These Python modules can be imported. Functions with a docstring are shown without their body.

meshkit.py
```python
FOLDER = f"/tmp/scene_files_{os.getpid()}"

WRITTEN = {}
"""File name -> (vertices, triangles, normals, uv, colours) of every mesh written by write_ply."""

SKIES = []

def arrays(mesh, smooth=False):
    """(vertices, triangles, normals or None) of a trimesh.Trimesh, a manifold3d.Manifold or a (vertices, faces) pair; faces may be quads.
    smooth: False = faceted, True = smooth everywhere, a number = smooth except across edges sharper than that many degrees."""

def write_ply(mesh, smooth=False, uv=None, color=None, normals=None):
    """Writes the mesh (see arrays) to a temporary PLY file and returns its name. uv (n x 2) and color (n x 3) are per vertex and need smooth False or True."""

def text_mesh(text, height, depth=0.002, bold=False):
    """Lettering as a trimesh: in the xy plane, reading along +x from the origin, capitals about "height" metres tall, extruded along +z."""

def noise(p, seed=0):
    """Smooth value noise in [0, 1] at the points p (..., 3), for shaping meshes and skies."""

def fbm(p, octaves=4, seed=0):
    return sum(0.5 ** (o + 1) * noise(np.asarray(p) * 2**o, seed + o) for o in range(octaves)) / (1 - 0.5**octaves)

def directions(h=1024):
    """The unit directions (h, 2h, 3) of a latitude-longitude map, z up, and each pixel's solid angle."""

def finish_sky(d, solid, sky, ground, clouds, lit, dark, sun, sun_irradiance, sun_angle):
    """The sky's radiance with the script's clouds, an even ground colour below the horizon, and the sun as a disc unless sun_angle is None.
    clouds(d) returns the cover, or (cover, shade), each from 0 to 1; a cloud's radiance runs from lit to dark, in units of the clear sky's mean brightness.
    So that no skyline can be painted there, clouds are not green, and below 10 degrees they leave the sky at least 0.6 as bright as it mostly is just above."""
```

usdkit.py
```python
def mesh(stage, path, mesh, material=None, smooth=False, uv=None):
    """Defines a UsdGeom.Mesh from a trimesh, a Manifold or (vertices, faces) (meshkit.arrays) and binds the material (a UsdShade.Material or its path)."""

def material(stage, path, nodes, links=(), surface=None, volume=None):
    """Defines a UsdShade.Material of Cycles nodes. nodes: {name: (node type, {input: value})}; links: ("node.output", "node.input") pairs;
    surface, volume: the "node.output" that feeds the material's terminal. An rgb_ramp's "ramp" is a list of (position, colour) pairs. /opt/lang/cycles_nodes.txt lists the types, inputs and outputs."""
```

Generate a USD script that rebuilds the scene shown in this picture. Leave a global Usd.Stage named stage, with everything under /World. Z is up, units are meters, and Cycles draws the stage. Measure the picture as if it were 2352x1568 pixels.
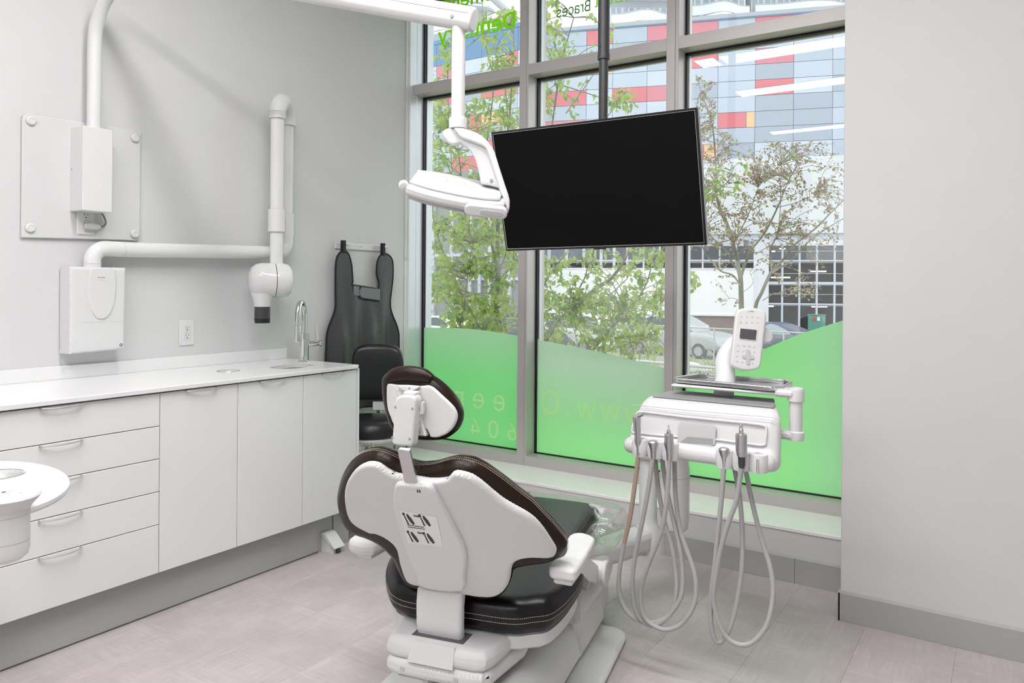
import math, random
import numpy as np, trimesh, shapely, shapely.affinity
from shapely.geometry import Polygon, Point, LineString
from scipy.spatial import Delaunay
from pxr import Usd, UsdGeom, UsdLux, Sdf, Gf, Vt
import usdkit, meshkit

rng = np.random.default_rng(7)
stage = Usd.Stage.CreateInMemory()
UsdGeom.Xform.Define(stage, '/World')

# ------------------------------------------------------------------ camera, sky, exposure
F, CY, YAW, ROLL = 1743.07, 656.42, 0.586175, 0.007659
C = np.array([3.335, -3.529, 1.315])
_fw = np.array([-math.sin(YAW), math.cos(YAW), 0.0]); _r = np.cross(_fw, [0, 0, 1.0]); _u = np.cross(_r, _fw)
_r2 = _r * math.cos(ROLL) + _u * math.sin(ROLL); _u2 = -_r * math.sin(ROLL) + _u * math.cos(ROLL)
R = np.array([_r2, -_u2, _fw])
cam = UsdGeom.Camera.Define(stage, '/World/camera')
cam.CreateHorizontalApertureAttr(36.0); cam.CreateVerticalApertureAttr(24.0)
cam.CreateFocalLengthAttr(36.0 * F / 2352)
cam.CreateVerticalApertureOffsetAttr(-(784 - CY) / 2352 * 36.0)
cam.CreateClippingRangeAttr(Gf.Vec2f(0.05, 2000))
cam.CreateExposureAttr(0.15)
_m = np.eye(4); _m[0, :3] = _r2; _m[1, :3] = _u2; _m[2, :3] = -_fw; _m[3, :3] = C
cam.AddTransformOp().Set(Gf.Matrix4d(_m.tolist()))
SKY = 0.53          # flat white overcast sky
LAMP = 27.0         # radiance of the ceiling strip lights
dome = UsdLux.DomeLight.Define(stage, '/World/overcast_sky')
dome.CreateIntensityAttr(SKY); dome.CreateColorAttr(Gf.Vec3f(0.95, 0.98, 1.0))

# ------------------------------------------------------------------ measuring helpers: where a sight line meets a real plane
def ray(px, py): return R.T @ np.array([(px - 1176) / F, (py - CY) / F, 1.0])
def on(px, py, x=None, y=None, z=None, o=None, n=None):
    d = ray(px, py)
    if n is not None: n = np.asarray(n, float); t = np.dot(np.asarray(o) - C, n) / np.dot(d, n)
    elif x is not None: t = (x - C[0]) / d[0]
    elif y is not None: t = (y - C[1]) / d[1]
    else: t = (z - C[2]) / d[2]
    return C + d * t
def at(px, py, dist): return C + ray(px, py) * dist

# ------------------------------------------------------------------ materials
MATS = {}
def mat(name, col, rough=0.5, metal=0.0, var=None, bump=None, **kw):
    n = {'p': ('principled_bsdf', {'base_color': col, 'roughness': rough, 'metallic': metal, **kw})}; l = []
    if var:                                    # (scale, second colour)
        n['tc'] = ('texture_coordinate', {}); n['n'] = ('noise_texture', {'scale': var[0], 'detail': 4.0}); n['m'] = ('mix', {'color1': col, 'color2': var[1]})
        l += [('tc.object', 'n.vector'), ('n.fac', 'm.fac'), ('m.color', 'p.base_color')]
    if bump:                                   # (scale, strength, distance)
        n['tb'] = ('texture_coordinate', {}); n['nb'] = ('noise_texture', {'scale': bump[0], 'detail': 3.0}); n['b'] = ('bump', {'strength': bump[1], 'distance': bump[2]})
        l += [('tb.object', 'nb.vector'), ('nb.fac', 'b.height'), ('b.normal', 'p.normal')]
    m = usdkit.material(stage, '/World/Looks/' + name, n, l, surface='p.BSDF'); MATS[name] = m
    return m
mat('wall_paint', (.635, .635, .635), .75, bump=(260., .12, .002))
mat('far_paint', (.84, .84, .84), .8)
mat('ceiling_paint', (.88, .88, .88), .8)
mat('sill_paint', (.88, .875, .86), .35)
mat('base_vinyl', (.40, .405, .40), .5)
mat('cabinet_white', (.79, .79, .79), .35)
mat('gap_dark', (.10, .10, .10), .7)
mat('quartz', (.82, .82, .82), .22, var=(140., (.77, .77, .77)))
mat('kick_grey', (.44, .44, .44), .5)
mat('white_plastic', (.68, .68, .68), .28)
mat('white_gloss', (.72, .72, .72), .12)
mat('white_satin', (.70, .70, .70), .42)
mat('shell_white', (.655, .655, .655), .38)
mat('plate_grey', (.68, .685, .67), .55)
mat('grey_plastic', (.33, .33, .33), .4)
mat('mid_plastic', (.52, .52, .52), .4)
mat('dark_plastic', (.05, .05, .055), .4)
mat('black_gloss', (.010, .010, .010), .28)
mat('screen_black', (.0065, .0065, .0065), .6, specular_ior_level=.04)
mat('lcd', (.085, .085, .085), .35)
mat('chrome', (.72, .72, .72), .14, 1.0)
mat('steel', (.62, .62, .62), .26, 1.0)
mat('brushed_bar', (.55, .55, .55), .38, 1.0)
mat('handle_metal', (.50, .50, .50), .5, .6)
mat('frame_metal', (.56, .53, .52), .42, .35)
mat('jamb_metal', (.66, .70, .74), .3, .3)
mat('gasket', (.004, .004, .006), .4)
mat('leather', (.0075, .0065, .007), .30, specular_ior_level=.34, bump=(420., .10, .002))
mat('leather_edge', (.016, .0075, .004), .30, specular_ior_level=.26, bump=(420., .10, .002))
mat('thread', (.62, .52, .42), .6)
mat('apron_vinyl', (.055, .055, .058), .42, bump=(60., .25, .01))
mat('apron_trim', (.006, .006, .008), .6)
mat('apron_flap', (.16, .17, .19), .5)
mat('stool_vinyl', (.010, .010, .012), .36)
mat('hose_grey', (.42, .415, .415), .42)
mat('hose_tan', (.42, .31, .25), .45)
mat('mat_grey', (.30, .30, .30), .5)
mat('ink', (.03, .03, .03), .6)
mat('ink_soft', (.36, .36, .36), .6)
mat('sticker', (.80, .80, .80), .35)
mat('cord_grey', (.16, .16, .16), .5)
mat('asphalt', (.33, .33, .34), .85, var=(3., (.40, .40, .41)))
mat('grass', (.32, .36, .19), .8, var=(2.5, (.40, .41, .28)))
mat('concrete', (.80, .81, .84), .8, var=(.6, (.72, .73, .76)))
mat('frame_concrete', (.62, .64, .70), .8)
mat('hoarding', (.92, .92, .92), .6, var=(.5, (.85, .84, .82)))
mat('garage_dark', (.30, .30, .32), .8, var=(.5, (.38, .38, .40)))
mat('brick_brown', (.25, .19, .16), .85, var=(4., (.32, .25, .22)))
mat('tower_white', (.86, .87, .89), .7)
mat('tower_grey', (.55, .57, .60), .7)
mat('tower_glass', (.42, .50, .56), .2)
mat('roof_blue', (.13, .25, .46), .5)
mat('coping', (.46, .48, .52), .5)
mat('panel_joint', (.30, .33, .40), .8)
PANEL = {'a': (.52, .58, .70), 'b': (.46, .52, .63), 'c': (.40, .45, .54), 'd': (.58, .64, .74), 'R': (.70, .20, .24), 'S': (.66, .24, .30), 'O': (.86, .52, .28), 'B': (.15, .28, .48)}
for k, v in PANEL.items(): mat('panel_' + k, v, .5, var=(1.2, tuple(min(1, x * 1.1) for x in v)))
mat('bark', (.23, .215, .18), .9, var=(30., (.33, .31, .26)))
mat('bark_dark', (.10, .095, .085), .9)
mat('wire', (.55, .56, .58), .5, .5)
mat('car_silver', (.55, .56, .58), .25, .4)
mat('car_white', (.85, .85, .86), .3)
mat('car_blue', (.10, .125, .19), .25, .3)
mat('car_dark', (.06, .065, .075), .25, .3)
mat('car_glass', (.10, .13, .14), .08)
mat('car_glass_light', (.42, .50, .52), .08)
mat('tyre', (.03, .03, .03), .7)
mat('orange_lamp', (.95, .45, .05), .3)
mat('red_lamp', (.75, .08, .07), .3)
mat('box_green', (.12, .34, .27), .5)
mat('blossom', (.42, .30, .27), .8)
mat('rock', (.75, .75, .74), .9)
def emit(name, col, s):
    MATS[name] = usdkit.material(stage, '/World/Looks/' + name, {'e': ('emission', {'color': col, 'strength': s})}, [], surface='e.emission')
emit('lamp_diffuser', (1., .982, .985), LAMP)
emit('garage_lamp', (1., .93, .85), 3.0)
def leafy(name, col, tr, fac=.5):
    MATS[name] = usdkit.material(stage, '/World/Looks/' + name, {'d': ('principled_bsdf', {'base_color': col, 'roughness': .5}), 't': ('translucent_bsdf', {'color': tr}), 'x': ('mix_closure', {'fac': fac})},
                                 [('d.BSDF', 'x.closure1'), ('t.BSDF', 'x.closure2')], surface='x.closure')
leafy('leaf_green', (.21, .34, .13), (.34, .52, .18)); leafy('leaf_lime', (.36, .46, .15), (.56, .68, .24)); leafy('leaf_deep', (.13, .25, .12), (.20, .38, .16))
leafy('bud_green', (.35, .42, .16), (.5, .6, .2))
# window pane: mostly see-through, reflecting by the angle of view
MATS['glass'] = usdkit.material(stage, '/World/Looks/glass', {
    'lw': ('layer_weight', {'blend': .5}), 'pw': ('math', {'math_type': 'power', 'value2': 5.0}), 'ma': ('math', {'math_type': 'multiply_add', 'value2': .85, 'value3': .072}),
    't': ('transparent_bsdf', {'color': (.965, .985, .98)}), 'g': ('glossy_bsdf', {'color': (1, 1, 1), 'roughness': 0.0}), 'x': ('mix_closure', {})},
    [('lw.facing', 'pw.value1'), ('pw.value', 'ma.value1'), ('ma.value', 'x.fac'), ('t.BSDF', 'x.closure1'), ('g.BSDF', 'x.closure2')], surface='x.closure')
# clear plastic cover
MATS['clear_film'] = usdkit.material(stage, '/World/Looks/clear_film', {
    'lw': ('layer_weight', {'blend': .5}), 'pw': ('math', {'math_type': 'power', 'value2': 2.0}), 'ma': ('math', {'math_type': 'multiply_add', 'value2': .45, 'value3': .10}),
    't': ('transparent_bsdf', {'color': (.93, .93, .91)}), 'g': ('glossy_bsdf', {'color': (1, 1, 1), 'roughness': .06}), 'x': ('mix_closure', {})},
    [('lw.facing', 'pw.value1'), ('pw.value', 'ma.value1'), ('ma.value', 'x.fac'), ('t.BSDF', 'x.closure1'), ('g.BSDF', 'x.closure2')], surface='x.closure')
# printed green frosted film: the print itself fades from green to pale towards some of its edges
def film_mat(name, green, pale, f0, f1, dirv):
    n = {'g': ('geometry', {}), 'dot': ('vector_math', {'math_type': 'dot_product', 'vector2': dirv}), 'mr': ('map_range', {'from_min': f0, 'from_max': f1, 'clamp': True}),
         'mc': ('mix', {'color1': green, 'color2': pale}), 't': ('translucent_bsdf', {}), 'd': ('principled_bsdf', {'roughness': .38}), 'x': ('mix_closure', {'fac': .45})}
    MATS[name] = usdkit.material(stage, '/World/Looks/' + name, n, [('g.position', 'dot.vector1'), ('dot.value', 'mr.value'), ('mr.result', 'mc.fac'), ('mc.color', 't.color'), ('mc.color', 'd.base_color'),
                                 ('t.BSDF', 'x.closure1'), ('d.BSDF', 'x.closure2')], surface='x.closure')
film_mat('film_left', (.48, .95, .52), (.70, .90, .72), .72, 1.08, (.0, 0, 1.))
film_mat('film_mid', (.56, .97, .56), (.76, .92, .78), .55, 1.0, (.12, 0, 1.))
film_mat('film_right', (.56, .97, .55), (.66, .90, .70), 2.30, 2.75, (.95, 0, .1))
leafy('letter_pale', (.72, .98, .60), (.72, .98, .58)); leafy('letter_lime', (.42, .74, .03), (.50, .95, .03), .72); leafy('letter_green', (.10, .30, .08), (.14, .42, .10))
# floor: vinyl tiles with a woven, brushed print
def floor_mat(name, a, b, turn):
    n = {'g': ('geometry', {}), 'm1': ('mapping', {'scale': (4.0, 62.0, 1.0)}), 'm2': ('mapping', {'scale': (62.0, 4.0, 1.0)}), 'n1': ('noise_texture', {'scale': 1.6, 'detail': 4.0, 'roughness': .6}),
         'n2': ('noise_texture', {'scale': 1.6, 'detail': 4.0, 'roughness': .6}), 'n3': ('noise_texture', {'scale': 6.0 + turn, 'detail': 3.0, 'roughness': .6}), 'r3': ('map_range', {'from_min': .40, 'from_max': .60, 'clamp': True}),
         'n4': ('noise_texture', {'scale': 3.2 + turn, 'detail': 5.0, 'roughness': .62}), 'mx': ('mix', {}), 'm4': ('mix', {'fac': .52}), 'rr': ('rgb_ramp', {'ramp': [(.34, a), (.50, tuple((x + y) / 2 for x, y in zip(a, b))), (.66, tuple(min(1, x * 1.06) for x in b))]}), 'p': ('principled_bsdf', {'roughness': .36, 'specular_ior_level': .45})}
    MATS[name] = usdkit.material(stage, '/World/Looks/' + name, n, [('g.position', 'm1.vector'), ('g.position', 'm2.vector'), ('m1.vector', 'n1.vector'), ('m2.vector', 'n2.vector'), ('g.position', 'n3.vector'), ('g.position', 'n4.vector'), ('n3.fac', 'r3.value'), ('r3.result', 'mx.fac'),
        ('n1.color', 'mx.color1'), ('n2.color', 'mx.color2'), ('mx.color', 'm4.color1'), ('n4.color', 'm4.color2'), ('m4.color', 'rr.fac'), ('rr.color', 'p.base_color')], surface='p.BSDF')
for i, k in enumerate((1.0, .975, 1.02, .95)):
    floor_mat('vinyl_tile_%s' % 'abcd'[i], (.44 * k, .385 * k, .39 * k), (.63 * k, .56 * k, .565 * k), i * .7)

# ------------------------------------------------------------------ shapes
def join(*ms):
    vs, fs, n = [], [], 0
    for m in ms:
        v, f = (m.vertices, m.faces) if hasattr(m, 'faces') else m
        v = np.asarray(v, float); f = np.asarray(f, int)
        if f.shape[1] == 4: f = np.vstack([f[:, [0, 1, 2]], f[:, [0, 2, 3]]])
        vs.append(v); fs.append(f + n); n += len(v)
    return np.vstack(vs), np.vstack(fs)
def box(x0, x1, y0, y1, z0, z1, b=0.0):
    x0, x1 = sorted((x0, x1)); y0, y1 = sorted((y0, y1)); z0, z1 = sorted((z0, z1))
    if b <= 0:
        m = trimesh.creation.box((x1 - x0, y1 - y0, z1 - z0)); return np.array(m.vertices) + [(x0 + x1) / 2, (y0 + y1) / 2, (z0 + z1) / 2], np.array(m.faces)
    b = min(b, (x1 - x0) / 2.01, (y1 - y0) / 2.01, (z1 - z0) / 2.01); P = []
    for sx in (0, 1):
        for sy in (0, 1):
            for sz in (0, 1):
                c = [(x0, x1)[sx], (y0, y1)[sy], (z0, z1)[sz]]; q = [b if s == 0 else -b for s in (sx, sy, sz)]
                P += [(c[0], c[1] + q[1], c[2] + q[2]), (c[0] + q[0], c[1], c[2] + q[2]), (c[0] + q[0], c[1] + q[1], c[2])]
    return hull(P)
def hull(P):
    m = trimesh.convex.convex_hull(np.array(P, float)); return np.array(m.vertices), np.array(m.faces)
def crom(P, n=6, closed=False):
    P = np.asarray(P, float); out = []; N = len(P)
    if N < 3 and not closed: return P
    for i in range(N if closed else N - 1):
        a = P[(i - 1) % N] if closed or i > 0 else 2 * P[0] - P[1]; b = P[i]; c = P[(i + 1) % N]; d = P[(i + 2) % N] if closed or i + 2 < N else 2 * P[-1] - P[-2]
        for t in np.arange(n) / n:
            out.append(.5 * (2 * b + (c - a) * t + (2 * a - 5 * b + 4 * c - d) * t * t + (3 * b - a - 3 * c + d) * t ** 3))
    if not closed: out.append(P[-1])
    return np.array(out)
def tube(P, r, n=14, smooth=0, cap=True, sec=None):
    """Swept tube; r a number or one per point; sec = (a, b) half axes factor for a flattened section."""
    P = np.asarray(P, float); r = np.broadcast_to(np.asarray(r, float), (len(P),))
    if smooth: 
        rr_ = crom(np.c_[P, r], smooth); P, r = rr_[:, :3], rr_[:, 3]
    T = np.gradient(P, axis=0); T /= np.linalg.norm(T, axis=1, keepdims=True) + 1e-12
    u = np.cross(T[0], [0, 0, 1.0]); u = np.cross(T[0], [0, 1.0, 0]) if np.linalg.norm(u) < .1 else u; u /= np.linalg.norm(u)
    a = np.linspace(0, 2 * math.pi, n, endpoint=False); V = []
    for i in range(len(P)):
        u = u - T[i] * (u @ T[i]); u /= np.linalg.norm(u); w = np.cross(T[i], u)
        sa, sb = sec if sec else (1, 1)
        V.append(P[i] + r[i] * (np.outer(np.cos(a) * sa, u) + np.outer(np.sin(a) * sb, w)))
    V = np.vstack(V); Fs = []
    for i in range(len(P) - 1):
        for k in range(n):
            k2 = (k + 1) % n; Fs.append((i * n + k, i * n + k2, (i + 1) * n + k2, (i + 1) * n + k))
    Fs = np.array(Fs); Fs = np.vstack([Fs[:, [0, 1, 2]], Fs[:, [0, 2, 3]]])
    if cap:
        V = np.vstack([V, P[0], P[-1]]); m = len(V); L = len(P) - 1
        c = [(m - 2, (k + 1) % n, k) for k in range(n)] + [(m - 1, L * n + k, L * n + (k + 1) % n) for k in range(n)]
        Fs = np.vstack([Fs, c])
    return V, Fs
def lathe(prof, c=(0, 0, 0), axis=(0, 0, 1), n=32):
    """Revolved profile [(radius, height)] about an axis through c."""
    ax = np.asarray(axis, float); ax /= np.linalg.norm(ax); u = np.cross(ax, [0, 0, 1.0]); u = np.array([1.0, 0, 0]) if np.linalg.norm(u) < 1e-6 else u / np.linalg.norm(u); w = np.cross(ax, u)
    a = np.linspace(0, 2 * math.pi, n, endpoint=False); V = []; 
    for r, h in prof: V.append(np.asarray(c) + ax * h + max(r, 1e-5) * (np.outer(np.cos(a), u) + np.outer(np.sin(a), w)))
    V = np.vstack(V); Fs = []
    for i in range(len(prof) - 1):
        for k in range(n):
            k2 = (k + 1) % n; Fs += [(i * n + k, i * n + k2, (i + 1) * n + k2), (i * n + k, (i + 1) * n + k2, (i + 1) * n + k)]
    return V, np.array(Fs)
def disc(c, r, h, axis, n=24, b=None):
    b = min(h, r) * .25 if b is None else b
    return lathe([(0, 0), (r, 0), (r, h - b), (r - b, h), (0, h)], c, axis, n)
def slab(poly, T, Re, step=.012, grid=.03, rz=None, puff=0.0, pd=.1, smooth=0, f=None, rings=4):
    """A plate of any outline with rounded rims: outline in (u, v), thickness T along w, rim radius Re; f maps (u, v, w) to space."""
    if not isinstance(poly, Polygon):
        q = np.asarray(poly, float); q = crom(q, smooth, True) if smooth else q; poly = Polygon(q).buffer(0)
        if poly.geom_type != 'Polygon': poly = max(poly.geoms, key=lambda g: g.area)
    rz = min(T / 2, Re) if rz is None else rz
    loops, pts = [], []
    for ringp in [poly.exterior] + list(poly.interiors):
        L = ringp.length; k = max(8, int(L / step)); q = np.array([ringp.interpolate(i / k, normalized=True).coords[0] for i in range(k)])
        if (ringp is poly.exterior) != (Polygon(q).exterior.is_ccw): q = q[::-1]
        loops.append((sum(map(len, pts)), k)); pts.append(q)
    nb = sum(map(len, pts))
    for i in range(1, rings + 1):
        d = Re * (1 - math.cos(math.pi / 2 * i / rings)); g = poly.buffer(-d)
        for gg in getattr(g, 'geoms', [g]):
            if gg.is_empty: continue
            for rg in [gg.exterior] + list(gg.interiors):
                k = max(6, int(rg.length / step)); pts.append(np.array([rg.interpolate(j / k, normalized=True).coords[0] for j in range(k)]))
    x0, y0, x1, y1 = poly.bounds
    if grid:
        gx, gy = np.meshgrid(np.arange(x0, x1, grid), np.arange(y0, y1, grid)); g = np.c_[gx.ravel(), gy.ravel()]
        inner = poly.buffer(-Re - grid * .3)
        if not inner.is_empty: g = g[shapely.contains_xy(inner, g[:, 0], g[:, 1])]; pts.append(g)
    P = np.vstack(pts)
    tri = Delaunay(P + rng.normal(0, 1e-7, P.shape)).simplices; cen = P[tri].mean(1); tri = tri[shapely.contains_xy(poly, cen[:, 0], cen[:, 1])]
    a, b, c = P[tri[:, 0]], P[tri[:, 1]], P[tri[:, 2]]; sgn = (b[:, 0] - a[:, 0]) * (c[:, 1] - a[:, 1]) - (b[:, 1] - a[:, 1]) * (c[:, 0] - a[:, 0])
    tri = tri[abs(sgn) > 1e-12]; sgn = sgn[abs(sgn) > 1e-12]; tri[sgn < 0] = tri[sgn < 0][:, ::-1]
    dist = shapely.distance(poly.boundary, shapely.points(P)); dist[:nb] = 0
    h = T / 2 - rz + rz * np.sqrt(np.clip(1 - (1 - np.clip(dist / Re, 0, 1)) ** 2, 0, 1)) + puff * (1 - (1 - np.clip(dist / pd, 0, 1)) ** 2)
    n = len(P); V = np.vstack([np.c_[P, h], np.c_[P, -h]]); Fs = [tri, tri[:, ::-1] + n]
    for s, k in loops:
        i = s + np.arange(k); j = s + (np.arange(k) + 1) % k
        Fs += [np.c_[i, i + n, j + n], np.c_[i, j + n, j]]
    Fs = np.vstack(Fs)
    return (V if f is None else f(V)), Fs
def ext(poly, h0, h1, f=None, holes=None):
    """Plain extrusion of an outline (u, v) from w = h0 to h1."""
    if hasattr(poly, 'geoms'): return join(*[ext(k, h0, h1, f) for k in poly.geoms])
    p = poly if isinstance(poly, Polygon) else Polygon(poly, holes or []); p = p.buffer(0); m = trimesh.creation.extrude_polygon(p, h1 - h0, engine='earcut'); V = np.array(m.vertices) + [0, 0, h0]
    return (V if f is None else f(V)), np.array(m.faces)
def plane_map(o, u, v, w=None):
    o, u, v = (np.asarray(k, float) for k in (o, u, v)); w = np.cross(u, v) if w is None else np.asarray(w, float)
    return lambda V: o + V[:, :1] * u + V[:, 1:2] * v + V[:, 2:3] * w
def rrect(x0, x1, y0, y1, r, k=6):
    r = min(r, (x1 - x0) / 2.001, (y1 - y0) / 2.001); a = np.linspace(0, math.pi / 2, k); P = []
    for cx, cy, s in ((x1 - r, y1 - r, 0), (x0 + r, y1 - r, 1), (x0 + r, y0 + r, 2), (x1 - r, y0 + r, 3)): P += [(cx + r * math.cos(t + s * math.pi / 2), cy + r * math.sin(t + s * math.pi / 2)) for t in a]
    return P
def text(s, h, f, depth=.0008, bold=False, mirror=False, sx=1.0):
    m = meshkit.text_mesh(s, h, depth, bold); V = np.array(m.vertices); V[:, 0] *= sx; Fs = np.array(m.faces)
    if mirror: V[:, 0] *= -1; Fs = Fs[:, ::-1]
    return f(V), Fs

# ------------------------------------------------------------------ scene tree
USED = {}
def numbered(parent, name):
    k = USED.get((parent, name), 0); USED[(parent, name)] = k + 1
    return name if k == 0 else '%s_%03d' % (name, k)
BASE = {}
def tag(prim, label=None, cat=None, group=None, kind=None):
    for k, v in (('label', label), ('category', cat), ('group', group), ('kind', kind)):
        if v: prim.SetCustomDataByKey(k, v)
    return prim
def thing(name, label, cat, loc=(0, 0, 0), group=None, kind=None):
    p = '/World/' + numbered('/World', name); x = UsdGeom.Xform.Define(stage, p); x.AddTranslateOp().Set(Gf.Vec3d(*map(float, loc))); BASE[p] = np.asarray(loc, float)
    tag(x.GetPrim(), label, cat, group, kind); return p
def part(parent, name, mesh, m, label=None, smooth=35, kind=None):
    """A mesh given in world coordinates, defined under the thing (or part) at the path parent."""
    p = parent + '/' + numbered(parent, name); top = '/'.join(p.split('/')[:3]); v, f = mesh if isinstance(mesh, tuple) else (mesh.vertices, mesh.faces)
    v = np.asarray(v, float) - BASE.get(top, 0)
    g = usdkit.mesh(stage, p, (v, f), MATS[m], smooth=smooth); tag(g.GetPrim(), label, None, None, kind); return p
def solo(name, mesh, m, label, cat, group=None, kind=None, smooth=35):
    p = part('/World', name, mesh, m, label, smooth, kind); tag(stage.GetPrimAtPath(p), None, cat, group); return p
def struct(name, mesh, m, label=None, smooth=35):
    p = part('/World', name, mesh, m, label, smooth, 'structure'); return p
def copy_of(path, offset, label, group=None):
    src = stage.GetPrimAtPath(path); cd = src.GetCustomData(); p = '/World/' + numbered('/World', path.split('/')[2]); x = UsdGeom.Xform.Define(stage, p); x.GetPrim().GetReferences().AddInternalReference(path)
    x.ClearXformOpOrder(); UsdGeom.XformCommonAPI(x).SetTranslate(Gf.Vec3d(*(BASE[path] + np.asarray(offset)).tolist()))
    x.GetPrim().SetInstanceable(True); tag(x.GetPrim(), label, cd.get('category'), group or cd.get('group')); return p

# ------------------------------------------------------------------ the room
H = 3.28; YF, YG, ZS = .30, .41, .242          # frame face, glass and sill of the window wall
struct('floor', box(-.1, 7.2, -7.6, .05, -.12, -.008), 'plate_grey', 'subfloor under the vinyl tiles')
tw, tl, g = .3075, .92, .0002
for i in range(-4, 20):
    x0 = 1.01 + i * tw
    if x0 > 5.2 or x0 + tw < .05: continue
    off = (0, .46, .2, .66)[i % 4] - 4.3
    for k in range(8):
        y0 = off + k * tl - .53
        y1 = min(y0 + tl, .0); a, b = max(x0, .02), x0 + tw
        if y0 > -.02 or y1 < -4.2: continue
        part('/World/floor', 'vinyl_tile', box(a + g, b - g, y0 + g, y1 - g, -.008, 0, .0004), 'vinyl_tile_' + 'abcd'[rng.integers(4)], smooth=False)
struct('ceiling', box(-.1, 7.2, -7.6, .6, H, H + .1), 'ceiling_paint', 'flat white ceiling above the dental room', False)
wl = struct('wall_left', join(box(-.15, 0, -7.6, .25, 0, H)), 'wall_paint', 'pale grey painted wall behind the cabinets', False)
struct('wall_back', box(-.15, 7.2, -7.7, -7.6, 0, H), 'far_paint', 'back wall behind the camera', False)
struct('wall_side', box(7.1, 7.2, -7.6, .3, 0, H), 'far_paint', 'far side wall beyond the frame', False)
struct('wall_front', box(-.02, 2.80, 0, .45, 0, ZS - .018), 'wall_paint', 'low painted wall under the window sill', False)
struct('wall_right', box(2.762, 7.2, -.29, .6, 0, H, .003), 'wall_paint', 'plain grey pier to the right of the window', False)
struct('trim_1', box(0, 2.765, -.006, .34, ZS - .018, ZS, .003), 'sill_paint', 'white window sill ledge')
for y, x0, x1, nm, lab in ((0, .0, 2.762, 'baseboard_front', 'grey vinyl baseboard below the window sill'), (-.29, 2.755, 7.1, 'baseboard_right', 'grey vinyl baseboard along the pier')):
    m = [box(x0, x1, y - .010, y, 0, .110, .001), hull([(x0, y - .010, .108), (x1, y - .010, .108), (x0, y, .118), (x1, y, .118), (x0, y, .108), (x1, y, .108)])]
    if nm.endswith('right'): m.append(box(2.752, 2.762, -.3, .0, 0, .110, .001))
    struct(nm, join(*m), 'base_vinyl', lab)
struct('baseboard_left', box(0, .010, -.73, .0, 0, .112, .001), 'base_vinyl', 'grey vinyl baseboard behind the stool')
# joints of the vinyl base (seen as one fine line near the pier)
part('/World/baseboard_front', 'joint_line', box(2.520, 2.5215, -.0106, -.0095, 0, .112), 'gap_dark')

# ------------------------------------------------------------------ window wall: metal frame, glass, printed film
wf = struct('trim_2', box(-.05, 2.8, YF, .52, H - .05, H), 'frame_metal', 'aluminium window frame of mullions and transoms')
MX = [(.835, .900), (1.771, 1.840), (2.705, 2.775)]
for a, b in MX:
    c = a + .050
    part(wf, 'mullion', join(box(a, c - .0008, YF, .50, ZS, H, .0012), box(c + .0008, b, YF, .50, ZS, H, .0012), box(c - .001, c + .001, YF + .004, .5, ZS, H)), 'frame_metal')
part(wf, 'jamb', join(box(-.06, -.002, .252, .50, ZS, H), box(-.006, .0, .33, .342, ZS, H, .002)), 'jamb_metal')
SP = [(0.0, .835), (.900, 1.771), (1.840, 2.705)]
ZT0, ZT1 = 2.577, 2.642
for a, b in SP:
    part(wf, 'transom', join(box(a, b, YF, .50, ZT0, ZT1, .0012)), 'frame_metal')
    part(wf, 'bottom_rail', join(box(a, b, YF, .50, ZS, ZS + .058, .0012)), 'frame_metal')
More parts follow.
